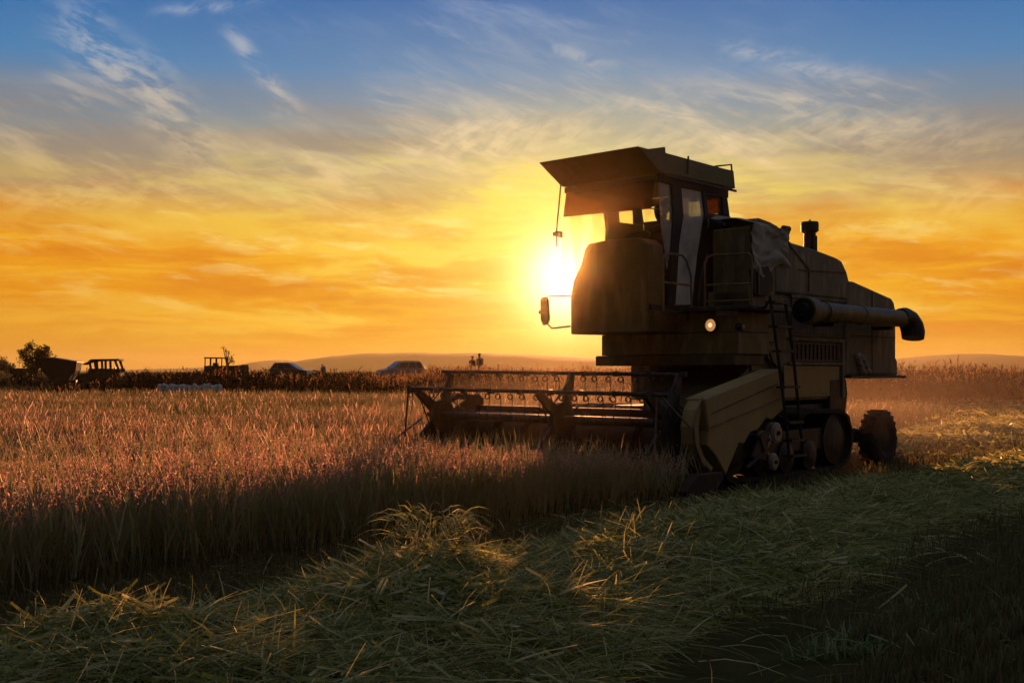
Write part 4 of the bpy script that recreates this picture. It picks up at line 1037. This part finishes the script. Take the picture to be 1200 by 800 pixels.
# ------------------------------------------------------------------ things along the far side of the field
def car(px, Y, z, rz, paint, label, roof_h, length, estate, rails, group):
    t = thing('parked_car', label, 'car', (W(px, Y), Y, z), rz, group)
    hl_ = length/2; w_ = .84
    lo = [(-hl_,.32),(-hl_-.05,.55),(-hl_+.05,.82),(-hl_+.95,.98),(hl_-.10,1.02),(hl_+.02,.85),(hl_+.03,.40),(hl_-.1,.28),(-hl_+.2,.25)]
    b_ = MB().prism(lo, -w_, w_).build('body', paint, t, .07)
    x0, x1, x2, x3 = -hl_+.85, -hl_+1.75, hl_-(.45 if estate else .95), hl_-.06
    base = [(x0,-w_+.04),(x3,-w_+.04),(x3,w_-.04),(x0,w_-.04)]; top = [(x1,-w_+.2),(x2,-w_+.2),(x2,w_-.2),(x1,w_-.2)]
    MB().hexa([(*p,.965) for p in base] + [(*p,roof_h) for p in top]).build('roof', paint, b_, .06)
    def q(u0, u1, v0, v1, s):
        def P(u, v):
            k = (v-.965)/(roof_h-.965); xa, xb = x0+(x1-x0)*k, x3+(x2-x3)*k
            return (xa+(xb-xa)*u, s*((w_-.04)+((w_-.2)-(w_-.04))*k + .012), v)
        a = [P(u0,v0),P(u1,v0),P(u1,v1),P(u0,v1)]
        return MB().hexa([*a, *((x, y-s*.03, z_) for x, y, z_ in a)])
    rv = roof_h-.10
    for s in (-1, 1):
        for u0, u1 in ((.13,.44),(.47,.72),(.75,.93)): q(u0, u1, 1.03, rv, s).build('window', M['carglass'], t)
    def e(xa, xb, n_):
        k0, k1 = (1.02-.965)/(roof_h-.965), (rv-.965)/(roof_h-.965); o_ = -.014 if xa < 0 else .014
        p = [(xa+(xb-xa)*k0+o_,-.70,1.02),(xa+(xb-xa)*k0+o_,.70,1.02),(xa+(xb-xa)*k1+o_,.60,rv),(xa+(xb-xa)*k1+o_,-.60,rv)]
        MB().hexa([*p, *((x-o_*2, y, z_) for x, y, z_ in p)]).build(n_, M['carglass'], t)
    e(x0, x1, 'windscreen'); e(x3, x2, 'rear_window')
    for x in (-hl_+.8, hl_-.75):
        for s in (-1, 1):
            wl = MB().lathe((x, s*(w_-.18), .31), (0, s, 0), [(0,.30),(.02,.32),(.17,.32),(.2,.28)], 20).build('wheel', M['rubber'], t, smooth=True)
            MB().lathe((x, s*(w_+.005), .31), (0, s, 0), [(0,.20),(.02,.19),(.025,.05)], 14).build('rim', M['bare'], wl, smooth=True)
    for s in (-1, 1):
        MB().lathe((-hl_-.0, s*.62, .70), (-1,0,0), [(0,.11),(.05,.10),(.06,.03)], 12).build('headlight', M['glass'], t)
        MB().box((hl_-.02, s*.66-.1, .74), (hl_+.045, s*.66+.1, .9)).build('tail_light', M['rust'], t)
        MB().box((x0+.35, s*(w_+.02)-.08, 1.0), (x0+.5, s*(w_+.02)+.08, 1.12)).build('wing_mirror', paint, t, .02)
        if rails: MB().tube([(x1+.2,s*.58,roof_h),(x1+.25,s*.58,roof_h+.05),(x2-.2,s*.58,roof_h+.05),(x2-.1,s*.58,roof_h)], .018, 6).build('roof_rail', M['black'], t)
    MB().tube([(x1+.25,0,roof_h),(x1+.45,0,roof_h+.32)], .008, 5).build('aerial', M['black'], t)
    return t
GP = 'cars parked on the field track'
car(341, 97, .55, R(172), M['darkcar'], 'dark estate car parked in the weeds, its bonnet sloping down toward the motorcycle', 1.52, 3.45, True, False, GP)
car(470, 98, .58, R(28), M['silver'], 'pale car with roof rails parked in the weeds beyond the reel end', 1.60, 4.1, True, True, GP)

# motorcycle half hidden in the weeds
t = thing('motorcycle', 'small dark motorcycle with a pale screen half hidden in the weeds beside the dark car', 'motorcycle', (W(374, 95), 95, .60), R(150))
for x in (-.55, .55):
    MB().torus((x,0,.30),(0,1,0),.25,.055,20,8).lathe((x,-.04,.3),(0,1,0),[(0,.06),(.08,.06)],10).build('wheel', M['rubber'], t)
MB().hexa([(-.3,-.13,.32),(.35,-.13,.32),(.35,.13,.32),(-.3,.13,.32),(-.35,-.16,.68),(.3,-.14,.62),(.3,.14,.62),(-.35,.16,.68)]).build('body', M['black'], t, .04)
MB().hexa([(0,-.13,.64),(.62,-.10,.70),(.62,.10,.70),(0,.13,.64),(0,-.12,.74),(.66,-.08,.84),(.66,.08,.84),(0,.12,.74)]).build('seat', M['seat'], t, .03)
MB().hexa([(-.62,-.2,.55),(-.3,-.2,.55),(-.3,.2,.55),(-.62,.2,.55),(-.55,-.22,1.12),(-.30,-.18,1.0),(-.30,.18,1.0),(-.55,.22,1.12)]).build('fairing', M['darkcar'], t, .05)
MB().hexa([(-.50,-.17,1.10),(-.46,-.17,1.10),(-.46,.17,1.10),(-.50,.17,1.10),(-.30,-.13,1.30),(-.28,-.13,1.30),(-.28,.13,1.30),(-.30,.13,1.30)]).build('windscreen', M['white'], t)
MB().tube([(-.33,-.36,1.08),(-.40,-.15,1.04),(-.40,.15,1.04),(-.33,.36,1.08)], .018, 6).build('handlebar', M['bare'], t)
MB().tube([(-.42,-.08,.9),(-.55,-.08,.30)], .03, 6).build('fork', M['bare'], t); MB().tube([(-.42,.08,.9),(-.55,.08,.30)], .03, 6).build('fork', M['bare'], t)

# two people standing on the track
def stander(px, Y, z, rz, h_, m, label, hat):
    k = h_/1.75
    t = thing('person', label, 'person', (W(px, Y), Y, z), rz)
    J = [(0,0,.95,(.15,.11)),(0,0,1.12,(.14,.105)),(0,0,1.32,(.18,.115)),(0,0,1.43,(.10,.08)),(0,-.01,1.49,.052),(0,-.02,1.57,.075),(0,-.02,1.66,.088),(0,-.015,1.73,.065),(0,-.115,1.63,.02),
         (.20,0,1.37,.06),(.25,.02,1.12,.047),(.22,-.12,.92,.037),(.17,-.20,.88,.036),
         (-.20,0,1.37,.06),(-.26,.03,1.12,.047),(-.25,-.06,.89,.037),(-.24,-.11,.80,.036),
         (.10,0,.86,.092),(.11,-.01,.48,.062),(.12,.03,.09,.045),(.13,-.13,.04,.036),
         (-.10,0,.86,.092),(-.12,-.03,.48,.062),(-.13,.01,.09,.045),(-.15,-.15,.04,.036)]
    B_ = [(0,1),(1,2),(2,3),(3,4),(4,5),(5,6),(6,7),(6,8),(3,9),(9,10),(10,11),(11,12),(3,13),(13,14),(14,15),(15,16),(0,17),(17,18),(18,19),(19,20),(0,21),(21,22),(22,23),(23,24)]
    o = body('body', J, B_, m, t); 
    if hat: MB().lathe((0,-.02,1.69),(0,0,1),[(0,.095),(.04,.095),(.085,.07),(.10,.01)],14).hexa([(-.07,-.20,1.70),(.07,-.20,1.70),(.08,-.08,1.70),(-.08,-.08,1.70),(-.07,-.20,1.71),(.07,-.20,1.71),(.08,-.08,1.715),(-.08,-.08,1.715)]).build('cap', M['black'], t, smooth=True)
    else: MB().lathe((0,.0,1.64),(0,.1,1),[(0,.086),(.05,.094),(.09,.085),(.115,.05),(.125,.01)],14).build('hair', M['hair'], t, smooth=True)
    MB().lathe((0,0,.90),(0,0,1),[(0,.235),(.08,.23),(.22,.225),(.36,.245),(.46,.235),(.53,.14),(.55,.075)],18).build('jacket', m, t, smooth=True)
    t.scale = (k*1.22, k*1.22, k*1.05); return t
stander(553.5, 90, .80, R(60), 1.66, M['jacket'], 'shorter of the two people in dark clothes standing in the weeds', False)
stander(562.3, 90, .80, R(-115), 1.84, M['jacket2'], 'taller of the two people standing in the weeds, wearing a cap', True)

# hopper trailer
Y = 88
t = thing('hopper_trailer', 'dark tipping trailer with sloping hopper sides standing in front of the small tree', 'trailer', (W(69, Y), Y, 0), R(8))
s_ = Y/F
def hx(px): return (px-69)*s_
def hz(py): return Zt(py, Y)
ho = [(hx(46),hz(419.5)),(hx(64),hz(419)),(hx(92.3),hz(424)),(hx(91),hz(434)),(hx(82),hz(446)),(hx(63),hz(446)),(hx(54),hz(435))]
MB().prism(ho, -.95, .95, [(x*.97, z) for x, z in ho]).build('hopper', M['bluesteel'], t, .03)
rim_ = [(hx(45.5),hz(419.3)),(hx(64),hz(418.6)),(hx(92.8),hz(423.6)),(hx(92.8),hz(424.6)),(hx(64),hz(420)),(hx(45.5),hz(420.6))]
MB().prism(rim_, -1.0, 1.0).build('hopper_rim', M['dark'], t)
MB().box((hx(50),-.5,.42),(hx(90),.5,.60)).build('chassis', M['dark'], t, .02)
for x, y in ((hx(84),-.72),(hx(84),.72)):
    MB().tube([(x+.45,y,1.55),(x+.1,y,.5)], .05, 8).build('strut', M['dark'], t)
for y in (-.75,.75): MB().tube([(hx(46.5),y,1.9),(hx(46.5),y,.02)], .045, 8).build('leg', M['dark'], t)
for y in (-.85, .85):
    MB().lathe((hx(72),y-.12,.42),(0,1,0),[(0,.2),(.0,.36),(.04,.42),(.2,.42),(.24,.36),(.24,.2)],22).build('wheel', M['rubber'], t, smooth=True)
MB().tube([(hx(50),0,.5),(hx(38),0,.42)], .05, 8).build('drawbar', M['dark'], t)

# low cart behind the tree
Y = 112
t = thing('flat_cart', 'low dark flat cart with two thin stakes under the small tree', 'cart', (W(28, Y), Y, 0), R(4))
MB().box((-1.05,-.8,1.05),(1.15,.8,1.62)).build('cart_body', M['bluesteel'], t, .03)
for x in (-.75,-.2): MB().tube([(x,-.75,1.6),(x+.02,-.75,2.35 if x > -.5 else 2.0)], .025, 6).build('stake', M['dark'], t)
for x in (-.6,.65):
    for y in (-.7,.7): MB().lathe((x,y-.1,.45),(0,1,0),[(0,.2),(0,.40),(.03,.45),(.17,.45),(.2,.4),(.2,.2)],18).build('wheel', M['rubber'], t, smooth=True)
MB().box((-.9,-.5,.8),(1.0,.5,1.04)).build('chassis', M['dark'], t)

# tractor
def tractor(px, Y, z0, rz, label, sc, mirror=1):
    t = thing('tractor', label, 'tractor', (W(px, Y), Y, z0), rz)
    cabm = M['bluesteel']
    MB().prism([(-1.0,2.27),(1.35,2.30),(1.42,2.40),(1.25,2.47),(-.9,2.44),(-1.02,2.36)], -.82, .82).build('cab_roof', M['dark'], t, .04)
    fr = MB()
    for s in (-1,1):
        y = s*.78
        for (xa, xb) in ((1.05,1.40),(.28,.30),(-.42,-.35),(-1.0,-.85)):
            fr.tube([(xb,y*1.04,1.30),(xa,y,2.32)], .11, 6)
        fr.prism([(-1.25,.62),(1.45,.62),(1.48,1.66),(-1.08,1.66)], y-.03, y+.03)
    fr.box((1.40,-.78,.62),(1.46,.78,1.34))
    fr.box((-1.05,-.78,.62),(-.99,.78,1.34))
    fr.build('cab_frame', cabm, t)
    MB().prism([(-1.62,2.0),(-1.0,2.28),(-.5,2.30),(-.5,2.26),(-.98,2.22),(-1.60,1.97)], -.85, .85).build('sun_visor', M['dark'], t)
    MB().box((.45,-.3,1.0),(.9,.3,1.45)).box((.82,-.3,1.45),(.92,.3,1.78)).build('seat', M['seat'], t, .03)
    MB().torus((-.35,0,1.62),(-.5,0,.85),.2,.02,16,6).tube([(-.55,0,1.3),(-.35,0,1.62)], .03, 6).build('steering_wheel', M['black'], t)
    MB().prism([(-2.0,.6),(-2.05,1.05),(-1.85,1.22),(-1.06,1.30),(-1.06,.6)], -.42, .42).build('bonnet', cabm, t, .05)
    MB().tube([(-1.5,.3,1.2),(-1.5,.3,1.75)], .04, 8).build('exhaust', M['dark'], t)
    for s in (-1,1):
        w1 = MB().lathe((.75,s*.95-.2,.74),(0,1,0),[(0,.35),(0,.62),(.05,.74),(.35,.74),(.40,.62),(.40,.35)],26).build('rear_wheel', M['rubber'], t, smooth=True)
        MB().lathe((.75,s*.95+s*.12,.74),(0,s,0),[(0,.38),(.03,.36),(.0,.1)],20).build('rim', M['rust'], w1, smooth=True)
        w2 = MB().lathe((-1.55,s*.78-.12,.45),(0,1,0),[(0,.2),(0,.38),(.04,.45),(.2,.45),(.24,.38),(.24,.2)],22).build('front_wheel', M['rubber'], t, smooth=True)
        MB().lathe((-1.55,s*.78+s*.06,.45),(0,s,0),[(0,.22),(.03,.2),(.0,.06)],16).build('rim', M['rust'], w2, smooth=True)
        a = MB().prism([(.0,.95),(.15,1.4),(.5,1.56),(1.0,1.56),(1.4,1.35),(1.55,.95),(1.48,.95),(1.35,1.30),(1.0,1.50),(.5,1.50),(.2,1.36),(.08,.95)], s*.95-.22, s*.95+.22).build('mudguard', cabm, t, .01)
    MB().tube([(1.30,-.86,2.30),(1.62,-.9,2.30),(1.62,-.9,2.05)], .02, 6).build('mirror_arm', M['dark'], t)
    MB().box((1.2,-.98,2.42),(1.36,-.82,2.56)).build('work_lamp', M['glass'], t, .02)
    t.scale = (sc, sc, sc); return t
tractor(122.5, 86, -.03, R(6), 'dark tractor with roofed cab and front visor beside the hopper trailer', .93)
Y = 104
t = thing('tractor', 'distant tractor with open-framed cab and long flat body, sunk in weeds beside a tall weed', 'tractor', (W(265, Y), Y, .62), R(-4))
s_ = Y/F
def tx(px): return (px-265)*s_
def tz(py): return Zt(py, Y) - .62
fr = MB()
for px in (242.6, 249.5, 256.5, 262.5):
    for y in (-.7,.7): fr.tube([(tx(px),y,tz(434)),(tx(px+.4),y,tz(419.6))], .055, 6)
fr.box((tx(242),-.75,tz(440)),(tx(263),.75,tz(428.5)))
fr.build('cab_frame', M['bluesteel'], t); MB().box((tx(241.8),-.8,tz(420)),(tx(263.2),.8,tz(418.6))).build('cab_roof', M['dark'], t, .02)
MB().box((tx(264),-.7,tz(440)),(tx(288.5),.7,tz(428.2))).box((tx(286),-.72,tz(438)),(tx(289),.72,tz(427.2))).build('flat_body', M['bluesteel'], t, .03)
MB().box((tx(250),-.3,tz(433)),(tx(255),.3,tz(425))).build('seat', M['seat'], t, .04)
for px, r in ((250,.62),(281,.42)):
    for y in (-.85,.85): MB().lathe((tx(px),y-.15,r),(0,1,0),[(0,.2),(0,r*.85),(.04,r),(.26,r),(.3,r*.85),(.3,.2)],22).build('wheel', M['rubber'], t, smooth=True)

# row of white sacks in front of the weeds
Y = 56
sk_me = None
n_ = 17
for i in range(n_):
    if sk_me is None:
        bm = bmesh.new(); bmesh.ops.create_cube(bm, size=1)
        bmesh.ops.subdivide_edges(bm, edges=bm.edges, cuts=5, use_grid_fill=True)
        for v in bm.verts:
            c = v.co; r_ = (c.x**4 + c.y**4 + c.z**4)**.25; c *= .5/max(r_, 1e-6)*1.0
            c.x *= .42; c.y *= .62; c.z *= .62
            k = max(0, c.z-.18); c.x *= 1-1.6*k; c.y *= 1-1.6*k
            c += Vector((mn.noise(c*6)*.035, mn.noise(c*6+Vector((5,0,0)))*.035, mn.noise(c*5+Vector((0,9,0)))*.02)); c.z += .30
        me = bpy.data.meshes.new('white_sack'); bm.to_mesh(me); bm.free(); me.materials.append(M['white'])
        me.polygons.foreach_set('use_smooth', [True]*len(me.polygons)); sk_me = me
    o = bpy.data.objects.new('white_sack', sk_me); COL.objects.link(o)
    o.location = (W(187.5 + i*4.4, Y), Y + random.uniform(-.1,.1), 0); o.rotation_euler = (0, 0, random.uniform(-.5,.5) + (3.14 if i % 2 else 0)); o.scale = (.50, .8, random.uniform(.96,1.16))
    tag(o, 'filled white sack standing in the long row in front of the dark weeds', 'sack', 'white sacks in a row')

# trees: trunk, limbs and leaf-sized faces in uneven clumps
M['leaf'] = leafy('tree_leaf', [(0,(.035,.04,.015)),(.6,(.06,.05,.02)),(1,(.14,.06,.025))], .4, .03)
def tree(name, px, Y, z0, tufts, label, cat, seed, leafs, lsize, group=None):
    rs = random.Random(seed); t = thing(name, label, cat, (W(px, Y), Y, z0), 0, group); s_ = Y/F
    tr = MB(); base_z = tufts[0][1]; cv = Veg(); 
    tr.tube([(0,0,-.05),(.03,.02,.5),(0,.05,1.2)], [.16,.12,.10], 8)
    for dx_, zz, r in tufts:
        y = rs.uniform(-.5,.5); e = Vector((dx_*s_, y, zz)); m1 = Vector((dx_*s_*.45, y*.4, 1.2+(zz-1.2)*.45))
        tr.tube([(0,.05,1.1), m1, e, e+Vector((rs.uniform(-.1,.1),0,r*.9))], [.07,.05,.03,.008], 6)
        n = int(leafs*r*r)
        c = rng.standard_normal((n,3)); c = unit(c)*(rng.random((n,1))**.45)*np.array([r,r,r*1.25]) + np.array(e)
        c += .18*r*np.stack([np.sin(c[:,2]*9),np.cos(c[:,0]*8),np.sin(c[:,0]*7+c[:,2]*5)],1)
        d = unit(rng.standard_normal((n,3))+np.array([0,0,.4]))
        cv.strips(c, d, lsize*(.6+.8*rng.random(n)), .3*rng.random(n), lsize*(.45+.35*rng.random(n)), 2, unit(np.cross(d, rng.standard_normal((n,3)))), 0, None, .8)
    tr.build('trunk', M['bark'], t, smooth=True); o = cv.build('crown', [M['leaf']]); o.parent = t
    return t
tree('small_tree', 40, 100, -.25, [(-14,3.15,.42),(-9,3.65,.42),(-4,3.85,.40),(-9,2.9,.6),(0,3.1,.60),(5,3.35,.45),(8,2.9,.5),(13,3.3,.40),(16,3.6,.32),(17,3.15,.36),(2,2.5,.7),(-6,2.4,.6),(12,2.6,.55),(-2,2.0,.6),(7,2.0,.6),(21,2.75,.22)],
     'small bushy tree with upright shoots standing behind the hopper trailer', 'tree', 5, 900, .15)
tree('tall_weed', 266, 98, .6, [(-.5,2.55,.16),(3,2.35,.16),(-3,2.75,.10),(4,1.9,.22),(0,1.8,.25),(6,1.6,.22)], 'tall leafy weed rising beside the distant open-framed tractor', 'plant', 8, 700, .13)
for i, (px, hh, r) in enumerate(((1,4.2,1.2),(8,3.4,.9),(13,3.0,.7),(-8,4.0,1.3))):
    tree('distant_tree', px, 240, 0, [(0,hh*.75,r),(-r*4,hh*.6,r*.8),(r*4,hh*.55,r*.8),(0,hh*.5,r)], 'low hazy tree far away at the left edge beyond the flat cart', 'tree', 20+i, 260, .3, 'far trees at the field end')

# ------------------------------------------------------------------ the air: evening haze over the land, dust behind the machine
def volbox(name, lo, hi, dens, col, g, emit=None):
    m, nt_, out = new_mat(name); v = nt_.nodes.new('ShaderNodeVolumePrincipled')
    v.inputs['Color'].default_value = (*col, 1); v.inputs['Density'].default_value = dens; v.inputs['Anisotropy'].default_value = g
    nt_.links.new(v.outputs[0], out.inputs['Volume'])
    o = MB().box(lo, hi).build(name, m); tag(o, kind='stuff'); return o
HAZE = True
if HAZE:
    volbox('haze', (-6000,-450,-1), (6000,9100,115), .00010, (.46,.44,.24), .45)

# dust and chaff hanging behind the machine
m, nt_, out = new_mat('chaff_dust'); v = nt_.nodes.new('ShaderNodeVolumePrincipled')
v.inputs['Color'].default_value = (.85,.66,.46,1); v.inputs['Density'].default_value = .0062; v.inputs['Anisotropy'].default_value = .45
nt_.links.new(v.outputs[0], out.inputs['Volume'])
bm = bmesh.new(); bmesh.ops.create_icosphere(bm, subdivisions=4, radius=1)
for p in bm.verts:
    c = p.co.copy(); k = 1 + .16*mn.noise(c*1.7) + .08*mn.noise(c*4)
    p.co = Vector((c.x*7*k, c.y*3.2*k, max(.02, .5 + c.z*(1.15 if c.x < .2 else .9)*k)))
me = bpy.data.meshes.new('dust_cloud'); bm.to_mesh(me); bm.free(); me.materials.append(m)
for (a_, b_, sc_, lab) in ((7.8, 2.2, (.60,.72,1.05), 'densest dust and chaff hanging right behind the harvester rear wheel'),
                           (9.2, 2.9, (1.15,1.35,1.45), 'thin wide dust drifting over the cut ground behind the harvester'),
                           (7.4, 2.1, (.38,.5,.85), 'small puff of chaff under the rear hood of the harvester'),
                           (6.5, 7.0, (.62,.95,.85), 'glowing dust drifting over the crop beyond the reel')):
    o = bpy.data.objects.new('dust_cloud', me); COL.objects.link(o); o.location = place(a_, b_, 0); o.rotation_euler = (0,0,rot); o.scale = sc_
    tag(o, lab, 'dust', None, 'stuff')

# thin volume added to imitate the lens flare over the cab; it scatters almost straight ahead, so it glows round the sun
m, nt_, out = new_mat('flare_dust'); v = nt_.nodes.new('ShaderNodeVolumePrincipled')
v.inputs['Color'].default_value = (.95,.74,.45,1); v.inputs['Density'].default_value = .0002; v.inputs['Anisotropy'].default_value = .968
nt_.links.new(v.outputs[0], out.inputs['Volume'])
bm = bmesh.new(); bmesh.ops.create_icosphere(bm, subdivisions=4, radius=1)
for p in bm.verts: p.co = Vector((p.co.x*9, p.co.y*13, max(.03, p.co.z*5)))
me = bpy.data.meshes.new('flare_dust'); bm.to_mesh(me); bm.free(); me.materials.append(m)
o = bpy.data.objects.new('flare_dust', me); COL.objects.link(o); o.location = (1, 9, 0)
tag(o, 'faint added dust around the front of the harvester, standing in for lens flare', 'dust', None, 'stuff')
